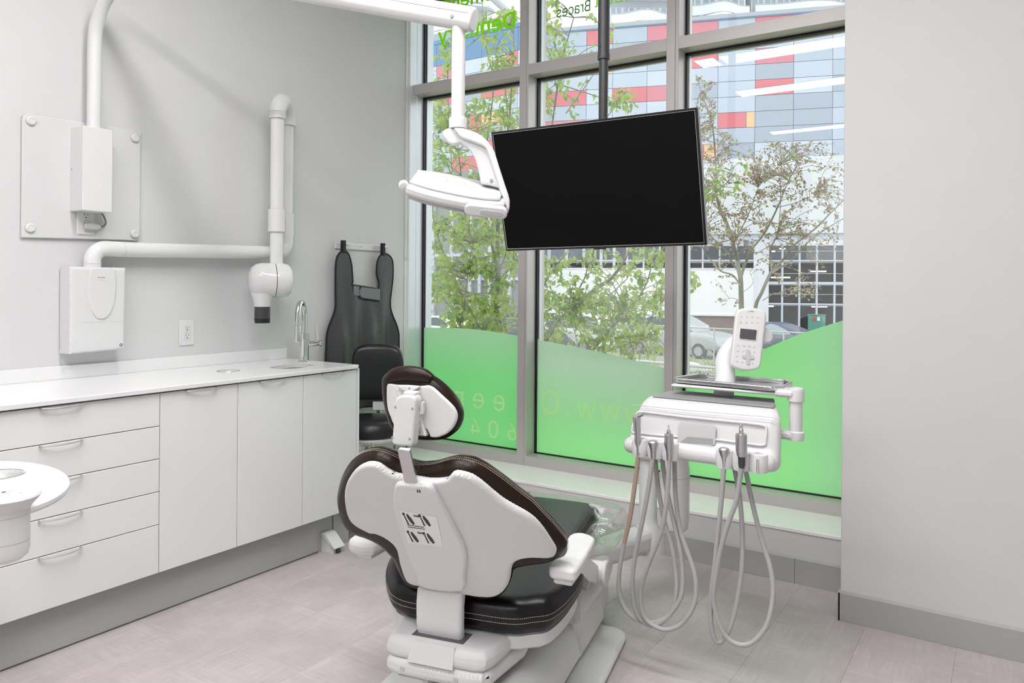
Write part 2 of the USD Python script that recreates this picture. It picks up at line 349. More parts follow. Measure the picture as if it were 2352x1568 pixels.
for i, (a, b) in enumerate(SP):
    for j, (z0, z1) in enumerate(((ZS + .058, ZT0), (ZT1, H - .05))):
        w = struct('window_%d' % (i * 2 + j + 1), join(box(a + .001, b - .001, YG - .003, YG + .003, z0 + .001, z1 - .001)), 'glass', '%s window pane, %s column' % (('tall lower', 'upper')[j], ('left', 'middle', 'right')[i]), False)
        gk = .012
        part(w, 'gasket', join(box(a, a + gk, YG - .014, YG - .004, z0, z1), box(b - gk, b, YG - .014, YG - .004, z0, z1), box(a, b, YG - .014, YG - .004, z0, z0 + gk * .6), box(a, b, YG - .014, YG - .004, z1 - gk, z1),
                               box(a, a + gk * .8, YG + .004, YG + .03, z0, z1), box(b - gk * .8, b, YG + .004, YG + .03, z0, z1), box(a, b, YG + .004, YG + .03, z1 - gk, z1)), 'gasket', 'black rubber glazing gasket')
        part(w, 'glazing_bead', join(box(a + gk * .8, a + gk * 1.5, YG + .006, YG + .03, z0, z1)), 'jamb_metal')
        if j == 0:
            top = {0: [(975, 752), (1030, 753), (1100, 757), (1188, 770)], 1: [(1212, 776), (1240, 781), (1330, 798), (1450, 826), (1526, 845)], 2: [(1575, 858), (1600, 862), (1640, 862), (1690, 832), (1770, 795), (1850, 763), (1932, 737)]}[i]
            q = [on(*p, y=YG - .004)[[0, 2]] for p in top]; q = crom(np.array(q), 5)
            q = np.vstack([[a + .004, q[0][1]], q[(q[:, 0] > a + .01) & (q[:, 0] < b - .01)], [b - .004, q[-1][1] + (b - q[-1][0]) * .35 * (i == 2)]])
            poly = [(a + .004, z0 + .004)] + [tuple(k) for k in q] + [(b - .004, z0 + .004)]; poly = [poly[0]] + [(b - .004, z0 + .004)] + [tuple(k) for k in q[::-1]]
            fm = lambda V: np.c_[V[:, 0], YG - .0035 - V[:, 2], V[:, 1]]
            fp_, letters = Polygon(poly).buffer(0), []
            L = [[(.31, .53, .131, 'n'), (.47, .53, .131, 'e'), (.63, .53, .131, 'e'), (.445, .355, .108, '4'), (.588, .355, .108, '0'), (.731, .355, .108, '6')], [(1.006, .545, .142, 'Q'), (1.125, .545, .14, '.'), (1.249, .545, .125, 'w'), (1.404, .545, .125, 'w'), (1.56, .545, .125, 'w')], []][i]
            for cx, zb, hh, chr_ in L:
                v, f = text(chr_, hh, lambda V: V, .0004, False, True); tri = v[f]; tri = tri[(tri[:, :, 2] < 1e-5).all(1)][:, :, :2]; g_ = shapely.unary_union([Polygon(t).buffer(1e-5) for t in tri]); x0_, _, x1_, _ = g_.bounds
                g_ = shapely.affinity.translate(g_, cx - (x0_ + x1_) / 2, zb); fp_ = fp_.difference(g_); letters.append((chr_, g_.buffer(-.0002)))
            fl = part(w, 'frosted_film', ext(fp_, 0, .0004, fm), 'film_' + ('left', 'mid', 'right')[i], 'green frosted film with a wavy top edge', False)
            for chr_, g_ in letters: part(fl, 'letter', join(*[ext(k, 0, .0004, fm) for k in getattr(g_, 'geoms', [g_])]), 'letter_pale', 'pale green mirrored letter %s in the film' % chr_ if chr_ != '.' else 'pale green mirrored dot', False)
        elif i < 2:
            for s, xl, xr, zb, hh, m, bd in ([('Cosmetic', .155, .73, 3.135, .097, 'letter_lime', True), ('Dentistry', .115, .73, 2.925, .097, 'letter_lime', True)] if i == 0 else [('Metal', 1.285, 1.56, 2.936, .062, 'letter_lime', False), ('Braces', 1.03, 1.255, 2.925, .064, 'letter_green', False)]):
                v, f = text(s, hh, lambda V: V, .0004, bd, True); k = (xr - xl) / (v[:, 0].max() - v[:, 0].min()); X = xl + (v[:, 0] - v[:, 0].min()) * k
                part(w, 'lettering', (np.c_[X, YG - .0036 - v[:, 2], zb + v[:, 1]], f), m, 'lime green mirrored word %s on the upper glass' % s if m == 'letter_lime' else 'dark green mirrored word Braces on the upper glass', False)
# side channel of the blind on the wall end, with its pull chain
struct('trim_3', join(box(-.001, .006, .215, .232, ZS, H, .001), box(-.001, .004, .236, .246, ZS, H, .001), box(-.001, .003, .250, .262, ZS, H, .001)), 'white_plastic', 'white side channel of the roller blind at the wall end')
bc = thing('blind_chain', 'thin white looped pull chain of the blind at the window end of the wall', 'cord', (.03, .22, 1.47))
lp = [(.022, .195, H - .01), (.022, .197, 1.50), (.022, .205, 1.478), (.022, .217, 1.478), (.022, .224, 1.50), (.022, .226, H - .01)]
part(bc, 'chain', tube(lp, .0022, 8), 'mid_plastic'); part(bc, 'bracket', box(0, .026, .19, .23, H - .06, H - .002, .003), 'white_plastic')

# ------------------------------------------------------------------ ceiling strip lights (the photo shows them mirrored in the right pane)
def strip(x0, x1, yc, label, w=.25):
    t = thing('strip_light', label, 'ceiling light', ((x0 + x1) / 2, yc, H), 'recessed linear ceiling lights')
    part(t, 'diffuser', box(x0, x1, yc - w / 2, yc + w / 2, H - .006, H - .001), 'lamp_diffuser', smooth=False)
    part(t, 'trim_frame', join(box(x0 - .02, x1 + .02, yc - w / 2 - .02, yc - w / 2, H - .010, H, .002), box(x0 - .02, x1 + .02, yc + w / 2, yc + w / 2 + .02, H - .010, H, .002), box(x0 - .02, x0, yc - w / 2, yc + w / 2, H - .010, H, .002), box(x1, x1 + .02, yc - w / 2, yc + w / 2, H - .010, H, .002)), 'white_plastic')
    return t
strip(1.00, 1.17, -2.11, 'short recessed strip light at the left end of the front row')
strip(1.22, 3.5, -2.11, 'long recessed strip light in the front row, mirrored topmost in the right pane')
strip(.98, 3.5, -3.32, 'long recessed strip light in the second row, mirrored halfway down the pane')
strip(.74, 3.5, -5.47, 'long recessed strip light in the rear row, mirrored as a thin line', .2)

# ------------------------------------------------------------------ cabinets along the left wall
XD = .550                                            # face of the doors
def pull(y, z):                                      # bowed bar handle
    P = [(XD - .002, y - .070, z), (XD + .013, y - .066, z), (XD + .024, y - .035, z - .001), (XD + .028, y, z - .001), (XD + .024, y + .035, z - .001), (XD + .013, y + .066, z), (XD - .002, y + .070, z)]
    return tube(P, .0042, 10, 5, sec=(1.0, .62))
def front(y0, y1, z0, z1): return box(XD - .019, XD, y0 + .0014, y1 - .0014, z0 + .0014, z1 - .0014, .0012)
ZB = .182
dc = thing('drawer_cabinet', 'white base cabinet of five drawers at the left end of the counter', 'cabinet', (.28, -2.185, ZB), 'white base cabinets under the counter')
part(dc, 'body', box(.02, XD - .020, -2.548, -1.818, ZB, .888), 'gap_dark')
zz = [.886, .757, .629, .501, .372, ZB]
for k in range(5):
    d = part(dc, 'drawer', front(-2.548, -1.816, zz[k + 1], zz[k]), 'cabinet_white'); part(d, 'handle', pull(-2.185, zz[k] - .004), 'handle_metal', 'bowed metal handle')
dc0 = thing('drawer_cabinet', 'white base cabinet beyond the left edge of the photo', 'cabinet', (.28, -2.9, ZB), 'white base cabinets under the counter')
part(dc0, 'body', box(.02, XD - .020, -3.28, -2.551, ZB, .888), 'gap_dark'); d = part(dc0, 'door', front(-3.28, -2.550, ZB, .886), 'cabinet_white'); part(d, 'handle', pull(-2.66, .882), 'handle_metal')
for (y0, y1), lab in zip(((-1.816, -1.459), (-1.459, -1.100), (-1.100, -.733)), ('white cabinet door unit next to the drawers', 'white cabinet door unit in the middle under the sink', 'white cabinet door unit at the right end of the counter')):
    c = thing('door_cabinet', lab, 'cabinet', (.28, (y0 + y1) / 2, ZB), 'white base cabinets under the counter')
    last = y1 > -.8
    part(c, 'back_panel', box(.016, .024, y0 + .001, y1 - .018, ZB, .888), 'gap_dark'); part(c, 'bottom_panel', box(.024, XD - .020, y0 + .001, y1 - .018, ZB, ZB + .016), 'gap_dark'); part(c, 'side_panel', box(.024, XD - .020, y0 + .001, y0 + .015, ZB + .016, .888), 'gap_dark'); part(c, 'front_rail', box(XD - .06, XD - .0195, y0 + .015, y1 - .018, .86, .888), 'gap_dark')
    if not last: part(c, 'side_panel', box(.024, XD - .020, y1 - .016, y1 - .001, ZB + .016, .888), 'gap_dark')
    if last: part(c, 'side_panel', box(.015, XD, y1 - .017, y1, ZB, .888, .001), 'cabinet_white')
    d = part(c, 'door', front(y0, y1 - (.018 if last else 0), ZB, .886), 'cabinet_white'); part(d, 'handle', pull((y0 + y1) / 2 + (0, -.0, .01)[int(last)], .882), 'handle_metal', 'bowed metal handle')
# plinth
pl = thing('plinth', 'grey recessed kick plinth under the white cabinets', 'plinth', (.25, -1.9, 0))
part(pl, 'board', join(box(.02, .488, -3.28, -.945, 0, ZB), ), 'kick_grey'); part(pl, 'board', box(.02, .484, -.943, -.850, 0, ZB, .001), 'kick_grey'); part(pl, 'board', box(.02, .490, -.847, -.742, 0, ZB, .001), 'kick_grey')
part(pl, 'floor_seal', box(.486, .4895, -3.28, -.945, 0, .005), 'gap_dark')
# worktop with an under-mounted oval basin and a round waste drop
ct = thing('countertop', 'white quartz countertop with backsplash, sink hole and round waste opening', 'countertop', (.3, -2.0, .89))
def ell(cx, cy, a, b, n=48): t = np.linspace(0, 2 * math.pi, n, endpoint=False); return np.c_[cx + a * np.cos(t), cy + b * np.sin(t)]
SK, WD = (.362, -1.008, .085, .112), (.290, -1.320, .046, .046)
top = Polygon([(.0, -3.30), (.567, -3.30), (.567, -.748), (.0, -.748)], [ell(*SK), ell(*WD)])
part(ct, 'slab', slab(top, .019, .0025, step=.02, grid=None, rings=2, f=lambda V: V + [0, 0, .9005]), 'quartz', smooth=50)
part(ct, 'backsplash', box(0, .014, -3.30, -.748, .910, .966, .0015), 'quartz')
sk = thing('sink', 'small oval stainless steel basin set under the countertop below the faucet', 'sink', (SK[0], SK[1], .78))
Lp = [(1.0, .8905), (.97, .885), (.93, .84), (.80, .79), (.45, .775), (.0001, .773)]
V = np.vstack([np.c_[ell(SK[0], SK[1], SK[2] * r * 1.05, SK[3] * r * 1.05), np.full(48, z)] for r, z in Lp]); Fq = np.array([(i * 48 + k, (i + 1) * 48 + k, (i + 1) * 48 + (k + 1) % 48, i * 48 + (k + 1) % 48) for i in range(5) for k in range(48)])
part(sk, 'bowl', join((V, Fq)), 'steel'); part(sk, 'drain', disc((SK[0], SK[1], .7735), .022, .004, (0, 0, 1)), 'chrome')
wr = solo('waste_chute', join(lathe([(.047, .9095), (.051, .9115), (.052, .9100), (.0475, .9105), (.046, .905), (.045, .80)], (WD[0], WD[1], 0), n=40)), 'steel', 'round stainless waste chute ring in the countertop left of the sink', 'waste chute')
fx, fy = .232, -.818
fa = thing('faucet', 'tall chrome gooseneck faucet with side lever on the countertop', 'faucet', (fx, fy, .91))
part(fa, 'base', lathe([(0, .910), (.031, .910), (.031, .914), (.028, .917), (.0225, .917), (.0225, 1.062), (.021, 1.064), (0, 1.064)], (fx, fy, 0)), 'chrome')
sd = np.array([.20, -.98, 0]); sd /= np.linalg.norm(sd); sd = np.array([on(682, 740, x=.29)[0] - fx, on(682, 740, x=.29)[1] - fy, 0]); L = np.linalg.norm(sd); sd /= L; rad = .052
arc = [np.array([fx, fy, 1.06]), np.array([fx, fy, 1.13])] + [np.array([fx, fy, 1.155]) + sd * (rad - rad * math.cos(t)) + np.array([0, 0, rad * math.sin(t) * 1.25]) for t in np.linspace(0, math.pi, 15)] + [np.array([fx, fy, 1.10]) + sd * 2 * rad]
part(fa, 'spout', tube(arc, .0135, 20), 'chrome')
e = np.array([fx, fy, 0]) + sd * 2 * rad; part(fa, 'spray_head', lathe([(0, 1.022), (.0165, 1.022), (.018, 1.028), (.0160, 1.104), (.0136, 1.106), (0, 1.106)], e), 'chrome')
lv = np.array([.35, .94, 0]); lv /= np.linalg.norm(lv); b = np.array([fx, fy, 1.004])
part(fa, 'valve', join(tube([b + lv * .015, b + lv * .060], .0145, 20), tube([b + lv * .060, b + lv * .083], .012, 20), lathe([(0, .083), (.018, .083), (.018, .089), (0, .089)], b, lv)), 'chrome')
part(fa, 'lever', tube([b + lv * .074 + np.array([0, 0, .004]), b + lv * .068 + np.array([-.002, 0, .04]), b + lv * .062 + np.array([-.004, 0, .098])], [.0062, .005, .0042], 12, 4), 'chrome')
# faucet foot pedal
py0, py1 = -.925, -.868
fp = thing('foot_pedal', 'small grey wedge foot pedal on the floor in front of the plinth', 'foot pedal', (.53, -.89, 0))
part(fp, 'housing', hull([(x, y, z) for y in (py0 + .004, py1 - .004) for x, z in ((.484, 0), (.484, .082), (.50, .084), (.570, .016), (.570, .0))]), 'plate_grey')
part(fp, 'tread', hull([(x, y, z) for y in (py0 - .004, py1 + .006) for x, z in ((.494, .092), (.490, .086), (.582, .026), (.587, .031), (.52, .089))]), 'white_satin')
um = np.array([.094, 0, -.060]) / math.hypot(.094, .060); wm = np.array([.060, 0, .094]) / math.hypot(.094, .060); pc = np.array([.541, -.895, .0606]) 
part(fp, 'foot_symbol', join(lathe([(.013, 0), (.016, 0), (.016, .0012), (.013, .0012), (.013, 0)], pc, wm), ext([(-.009, -.005), (.0, -.006), (.004, .0), (.009, .002), (.009, .006), (-.004, .006), (-.009, .002)], 0, .001, plane_map(pc, um, (0, 1, 0), wm))), 'grey_plastic')
part(fp, 'rubber_stop', box(.566, .582, -.908, -.882, .0, .018, .003), 'dark_plastic')
cb = solo('pedal_cable', tube([(.478, -.735, .125), (.487, -.715, .118), (.492, -.700, .09), (.487, -.705, .05), (.474, -.727, .035)], .0042, 8, 6), 'dark_plastic', 'thin black cable loop at the right end of the plinth', 'cable')

# ------------------------------------------------------------------ wall items: dental light mount, outlets, x-ray unit, apron
dl = thing('dental_light', 'white wall mounted dental operating lamp on an overhead arm', 'dental lamp', (0, -1.84, 1.5))
part(dl, 'mounting_plate', slab([(-2.084, 1.494), (-1.591, 1.508), (-1.591, 2.004), (-2.084, 1.992)], .012, .003, .03, None, f=lambda V: np.c_[.010 + V[:, 2], V[:, 0], V[:, 1]]), 'wall_paint')
for p in ((71, 277), (310, 317), (69, 523), (309, 537)):
    q = on(*p, x=.018); part('/World/dental_light/mounting_plate', 'screw_cap', lathe([(0, 0), (.0185, 0), (.0185, .006), (.014, .010), (.011, .010), (.010, .0085), (0, .0085)], q, (1, 0, 0), 28), 'white_plastic')
part(dl, 'junction_box', join(box(.012, .118, -1.899, -1.775, 1.615, 1.966, .002)), 'white_satin'); part('/World/dental_light/junction_box', 'box_screw', disc((.03, -1.8995, 1.79), .0035, .002, (0, -1, 0), 12), 'grey_plastic')
post = np.array([.062, -1.826, 0]); Q = np.array([1.23, -2.45, 2.5]); hd = Q - post; hd[2] = 0; hl = np.linalg.norm(hd); hd /= hl
E0 = at(1066, 42, 2.50); Qb = np.array([.95, -1.75, 2.436]); bd = Qb - E0; BLN = np.linalg.norm(bd); bd /= BLN
Q[:2] = Qb[:2]; hd = Q - post; hd[2] = 0; hl = np.linalg.norm(hd); hd /= hl
zt = 2.56
part(dl, 'wall_arm', tube([post + [0, 0, 1.94], post + [0, 0, 2.20], post + [0, 0, 2.31]] + [post + hd * (.20 - .20 * math.cos(t)) + np.array([0, 0, 2.33 + .23 * math.sin(t)]) for t in np.linspace(.1, math.pi / 2, 9)] + [post + hd * hl * .6 + [0, 0, zt], Q * [1, 1, 0] + [0, 0, zt]], .0275, 24), 'white_satin')
part(dl, 'elbow', lathe([(0, Qb[2] - .045), (.04, Qb[2] - .045), (.043, Qb[2]), (.036, zt - .03), (.038, zt + .035), (.03, zt + .045), (0, zt + .045)], Qb * [1, 1, 0]), 'white_satin')
up = np.array([0, 0, 1.0]); bs = np.cross(bd, up); bs /= np.linalg.norm(bs); bu = np.cross(bs, bd)
fb = lambda V: E0 + V[:, 2:3] * bd + V[:, :1] * bs + V[:, 1:2] * bu
part(dl, 'spring_arm', slab(rrect(-.033, .033, -.040, .040, .030), BLN + .04, .008, .006, .02, f=lambda V: fb(V + [0, 0, BLN / 2 - .02])), 'white_gloss')
part('/World/dental_light/spring_arm', 'seam', join(box(-.0345, -.0335, .008, .0095, -.035, 1.1), box(.0335, .0345, .008, .0095, -.035, 1.1)) if False else (fb(join(box(-.0338, -.0325, .010, .0112, -.030, BLN - .03), box(.0325, .0338, .010, .0112, -.030, BLN - .03))[0]), join(box(0, 1, 0, 1, 0, 1), box(0, 1, 0, 1, 0, 1))[1]), 'grey_plastic')
for s in (-1, 1): part('/World/dental_light/spring_arm', 'pivot_screw', disc(E0 + bs * s * .032 + bd * .028 - bu * .008, .0065, .004, bs * s, 16), 'grey_plastic')
dp = E0 + bd * .02; zj = at(1043, 285, 2.50)[2]
part(dl, 'drop_tube', lathe([(0, 0), (.0225, 0), (.0225, 1.0 * (dp[2] - zj)), (0, dp[2] - zj)], (dp[0], dp[1], zj)), 'white_gloss')
part(dl, 'swivel_collar', lathe([(0, -.012), (.030, -.012), (.030, .020), (.0285, .024), (0, .024)], (dp[0], dp[1], zj - .002)), 'white_gloss')
# yoke and lamp head: traced in a plane through the drop tube facing the camera's side
vx = np.array([R[0][0], R[0][1], 0]); vx /= np.linalg.norm(vx); vz = np.array([0, 0, 1.0]); vn = np.cross(vx, vz)      # vn points to the camera
o = np.array([dp[0], dp[1], zj])
def lpx(px, py, w=0.0): q = on(px, py, o=o + vn * w, n=vn) - o; return np.array([q @ vx, q @ vz])
yk = [lpx(*p) for p in [(1017, 304), (1030, 296), (1046, 296), (1063, 297), (1097, 309), (1114, 321), (1127, 336), (1136, 351), (1147, 386), (1162, 432), (1169, 462), (1158, 468), (1145, 432), (1108, 424), (1103, 410), (1095, 377), (1083, 350), (1060, 331), (1045, 334), (1032, 331), (1019, 317)]]
fy_ = lambda V: o + V[:, :1] * vx + V[:, 1:2] * vz + V[:, 2:3] * vn
part(dl, 'yoke', slab(yk, .034, .006, .006, .02, smooth=2, f=fy_), 'shell_white', 'recessed grey-white inner face of the yoke')
rail = [lpx(*p) for p in [(1044, 297), (1063, 297), (1097, 309), (1114, 321), (1127, 336), (1136, 351), (1147, 386), (1162, 432), (1171, 462), (1167, 488), (1155, 458), (1145, 424), (1131, 382), (1120, 351), (1107, 337), (1064, 321), (1053, 312)]]
part(dl, 'yoke_rail', slab(rail, .058, .006, .005, .02, smooth=2, f=fy_), 'white_gloss')
part(dl, 'yoke_screw', disc(o + lpx(1129, 416)[0] * vx + lpx(1129, 416)[1] * vz + vn * .0165, .006, .004, vn, 14), 'grey_plastic')
# head: a flat shell seen almost edge on, its long axis from the far left end to the near right corner
hA, hB = lpx(944, 425), lpx(1160, 470); dep = .20
hx = (hB - hA); hx /= np.linalg.norm(hx); hz = np.array([-hx[1], hx[0]]); HX = hx[0] * vx + hx[1] * vz; HZ = hz[0] * vx + hz[1] * vz
HY = vn * math.cos(.42) - HZ * math.sin(.42); HZ2 = np.cross(HX, -HY); HZ2 /= np.linalg.norm(HZ2); HZ2 = HZ2 if HZ2[2] > 0 else -HZ2
hc = o + (hA[0] + hB[0]) / 2 * vx + (hA[1] + hB[1]) / 2 * vz; hw = np.linalg.norm(hB - hA) / 2
fh = lambda V: hc + V[:, :1] * HX + V[:, 1:2] * -HY + V[:, 2:3] * HZ2
outl = [(-hw, -.055), (-hw * .97, -.075), (-hw * .4, -.100), (hw * .4, -.098), (hw * .94, -.066), (hw, -.045), (hw, .045), (hw * .94, .066), (hw * .4, .098), (-hw * .4, .100), (-hw * .97, .075), (-hw, .055)]
part(dl, 'lamp_head', slab(outl, .040, .014, .008, .02, smooth=4, f=lambda V: fh(V + [0, 0, .004])), 'white_gloss')
part('/World/dental_light/lamp_head', 'top_cover', slab([(a * .93, b * .86) for a, b in outl], .020, .012, .008, .02, smooth=4, f=lambda V: fh(V + [-.006, 0, .030])), 'white_gloss')
part('/World/dental_light/lamp_head', 'lens', slab([(a * .90, b * .9) for a, b in outl], .012, .006, .008, None, smooth=4, f=lambda V: fh(V + [-.008, 0, -.021])), 'mid_plastic')
part('/World/dental_light/lamp_head', 'vent_rib', join(*[(fh(m[0]), m[1]) for m in [box(-.05 + k * .012, -.044 + k * .012, -.03, .03, .038, .042, .0015) for k in range(6)]]), 'white_plastic')
hk = slab(rrect(-.010, .128, -.022, .020, .019), .022, .008, .005, .02)
HXr = HX * math.cos(.10) + HZ2 * math.sin(.10); HZr = HZ2 * math.cos(.10) - HX * math.sin(.10)
fk = lambda V: hc + (hw - .112) * HX + V[:, :1] * HXr + (V[:, 2:3] + .098) * HY + (V[:, 1:2] - .006) * HZr
part(dl, 'touch_handle', (fk(hk[0] * [1, 1, 1]), hk[1]), 'white_plastic')
gi = slab(rrect(.040, .116, -.012, .006, .008), .004, .002, .004, None); part('/World/dental_light/touch_handle', 'sensor_window', (fk(gi[0] + [0, 0, .0105]), gi[1]), 'mid_plastic', 'grey sensor strip')
kb = hc - HX * (hw + .020) + HY * .02; part(dl, 'grip_knob', join(lathe([(0, -.016), (.013, -.016), (.0165, -.010), (.0165, .006), (.014, .014), (0, .016)], kb, (HX * .3 + HY), 24), tube([kb, kb + HX * .035], .007, 12)), 'white_plastic')

def outlet(name, y0, y1, z0, z1, label):
    t = thing(name, label, 'power outlet', (0, (y0 + y1) / 2, z0), 'wall power outlets'); x0 = .016 if 'plate' in label else 0
    part(t, 'cover_plate', box(x0, x0 + .006, y0, y1, z0, z1, .003), 'white_satin'); yc, zc = (y0 + y1) / 2, (z0 + z1) / 2; w = (y1 - y0); h = z1 - z0
    rc = part(t, 'receptacle', box(x0 + .004, x0 + .0078, yc - w * .25, yc + w * .25, zc - h * .30, zc + h * .30, .0015), 'white_plastic')
    sl = []
    for s in (-1, 1):
        z = zc + s * h * .155 + .004; sl += [box(x0 + .0070, x0 + .0080, yc - .0085, yc - .0065, z - .001, z + .008), box(x0 + .0070, x0 + .0080, yc + .005, yc + .007, z, z + .007), disc((x0 + .0070, yc - .001, z - .009), .0032, .001, (1, 0, 0), 12)]
    part(rc, 'slots', join(*sl), 'dark_plastic'); part(rc, 'test_button', join(box(x0 + .0075, x0 + .0085, yc - .009, yc - .001, zc - .003, zc + .003), box(x0 + .0075, x0 + .0085, yc + .001, yc + .009, zc - .003, zc + .003)), 'mid_plastic')
    return t
outlet('wall_outlet', -1.384, -1.306, 1.016, 1.138, 'white double power outlet on the wall above the countertop')
outlet('wall_outlet', -1.872, -1.797, 1.519, 1.640, 'white power outlet on the mounting plate below the junction box, partly hidden')
pg = thing('power_plug', 'grey plug and cord in the outlet below the lamp junction box', 'plug', (.03, -1.83, 1.56))
part(pg, 'plug_body', slab([(-1.850, 1.556), (-1.842, 1.570), (-1.800, 1.570), (-1.782, 1.562), (-1.782, 1.552), (-1.800, 1.540), (-1.842, 1.540)], .022, .009, .004, .01, smooth=3, f=lambda V: np.c_[.036 + V[:, 2], V[:, 0], V[:, 1]]), 'mid_plastic')
part(pg, 'cord', tube([(.034, -1.785, 1.557), (.034, -1.768, 1.560), (.034, -1.757, 1.575), (.034, -1.764, 1.600), (.040, -1.785, 1.625)], .0038, 8, 5), 'cord_grey')

xr = thing('xray_unit', 'white wall mounted dental x-ray machine with folded jointed arm', 'x-ray machine', (0, -1.5, 1.03))
bx = [(-1.9325, 1.020), (-1.704, 1.026), (-1.700, 1.381), (-1.934, 1.381)]
part(xr, 'wall_box', slab(bx, .100, .012, .012, .05, rz=.012, f=lambda V: np.c_[.050 + V[:, 2], V[:, 0], V[:, 1]]), 'white_plastic')
part('/World/xray_unit/wall_box', 'oval_panel', slab([(-1.858, 1.372), (-1.850, 1.378), (-1.800, 1.379), (-1.757, 1.376), (-1.751, 1.360), (-1.7465, 1.30), (-1.755, 1.22), (-1.780, 1.172), (-1.808, 1.160), (-1.836, 1.172), (-1.858, 1.22), (-1.867, 1.30)], .012, .007, .006, .03, smooth=3, f=lambda V: np.c_[.1005 + V[:, 2], V[:, 0], V[:, 1]]), 'white_plastic')
part('/World/xray_unit/wall_box', 'seam', box(.0985, .1003, -1.905, -1.7045, 1.1480, 1.1495), 'mid_plastic')
part('/World/xray_unit/wall_box', 'maker_mark', join(disc((.106, -1.824, 1.337), .0036, .0012, (1, 0, 0), 14), box(.106, .1068, -1.817, -1.797, 1.3345, 1.3395), box(.106, .1068, -1.826, -1.797, 1.3250, 1.3262)), 'ink_soft', 'small grey maker mark')
part('/World/xray_unit/wall_box', 'power_button', lathe([(.004, 0), (.0065, 0), (.0065, .0012), (.004, .0012), (.004, 0)], (.0995, -1.722, 1.046), (1, 0, 0), 18), 'dark_plastic')
yp, zp = -1.826, 1.462
part(xr, 'horizontal_arm', tube([(.058, yp, 1.375), (.058, yp, 1.405)] + [(.058, yp + .055 - .055 * math.cos(t), 1.407 + .055 * math.sin(t)) for t in np.linspace(0, math.pi / 2, 9)] + [(.058, -1.66, zp), (.062, -1.2, 1.474), (.068, -.92, 1.480), (.07, -.865, 1.481)] + [(.07, -.862 + .06 * math.sin(t), 1.541 - .06 * math.cos(t)) for t in np.linspace(.1, math.pi / 2, 8)] + [(.07, -.802, 1.60)], .034, 24), 'white_gloss')
part('/World/xray_unit/horizontal_arm', 'seam_ring', join(lathe([(.0342, 0), (.0347, .0), (.0347, .0015), (.0342, .0015)], (.058, yp, 1.395), n=24), lathe([(.0342, 0), (.0347, .0), (.0347, .0015), (.0342, .0015)], (.058, -1.70, zp), (0, 1, 0), 24)), 'mid_plastic')
xa, ya = .07, -.802; xb, yb = .165, -.948
part(xr, 'inner_arm', tube([(xa, ya, 1.58), (xa, ya, 2.19)], .030, 24), 'white_gloss'); 
part(xr, 'outer_arm', tube([(xb, yb, 1.35), (xb, yb, 1.55), (xb, yb, 2.19)], [.033, .033, .034], 24), 'white_gloss')
part(xr, 'bellows', lathe([(.0345, 1.585), (.043, 1.583)] + [(.0425 + .0012 * (k % 2), 1.588 + k * .0045) for k in range(24)] + [(.043, 1.698), (.036, 1.700)], (xb, yb, 0), n=28), 'white_satin')
part(xr, 'bellows', lathe([(.031, 1.575), (.036, 1.573)] + [(.0355 + .0010 * (k % 2), 1.580 + k * .0045) for k in range(25)] + [(.036, 1.694), (.032, 1.696)], (xa, ya, 0), n=28), 'white_satin')
mid = [(xb, yb, 2.165), (xb, yb, 2.205)] + [tuple(np.array([xb, yb, 2.215]) * (1 - k) + np.array([xa, ya, 2.215]) * k + np.array([0, 0, .052 * math.sin(math.pi * k)])) for k in np.linspace(.12, .88, 9)] + [(xa, ya, 2.205), (xa, ya, 2.165)]
part(xr, 'elbow_cap', tube(mid, [.043] * 4 + [.046] * 5 + [.042] * 4, 28), 'white_satin')
part('/World/xray_unit/elbow_cap', 'rib', join(*[lathe([(.0428, z), (.0440, z + .0015), (.0428, z + .003)], (xb, yb, 0), n=28) for z in np.arange(2.172, 2.205, .0055)]), 'white_satin', kind='stuff')
hb = np.array([xb + .012, yb, 1.335]); an = np.array([-.10, -.995, 0]); an = np.array([.42, -.91, 0.0]); an /= np.linalg.norm(an); an = -an
# tube head: a drum whose axis lies across the arm, domed at the near cap
ax = np.array([.50, .86, 0]); ax /= np.linalg.norm(ax)
part(xr, 'tube_head', lathe([(0, -.145), (.035, -.143), (.062, -.132), (.080, -.112), (.087, -.085), (.088, -.018), (.0, -.018)], hb, ax, 40), 'white_gloss')
part('/World/xray_unit/tube_head', 'seam_ring', lathe([(.086, -.0175), (.0865, -.0175), (.0865, -.0145), (.086, -.0145)], hb, ax, 40), 'dark_plastic')
part(xr, 'head_cap', lathe([(0, -.0145), (.088, -.0145), (.0885, .020), (.083, .048), (.068, .063), (.055, .067), (.0, .068)], hb, ax, 40), 'white_gloss')
part('/World/xray_unit/head_cap', 'cap_mark', join(box(-.002, .0, -.018, .018, .012, .0135)) if False else disc(hb + ax * .0675 + np.array([0, 0, -.022]), .0022, .0015, ax, 10), 'ink_soft')
cn = hb - ax * .075
part(xr, 'cone_neck', lathe([(.062, 1.300), (.056, 1.262), (.046, 1.235), (.041, 1.200), (.0, 1.200)], (cn[0], cn[1], 0), n=32), 'white_gloss')
part(xr, 'collimator', lathe([(.0, 1.203), (.0385, 1.203), (.0385, 1.142), (.0365, 1.118), (.034, 1.118), (.034, 1.19), (0, 1.19)], (cn[0], cn[1], 0), n=32), 'dark_plastic', 'dark tinted cylinder at the tip of the x-ray head')
part('/World/xray_unit/collimator', 'end_ring', lathe([(.0388, 1.140), (.0395, 1.140), (.0375, 1.117), (.0368, 1.117)], (cn[0], cn[1], 0), n=32), 'black_gloss')

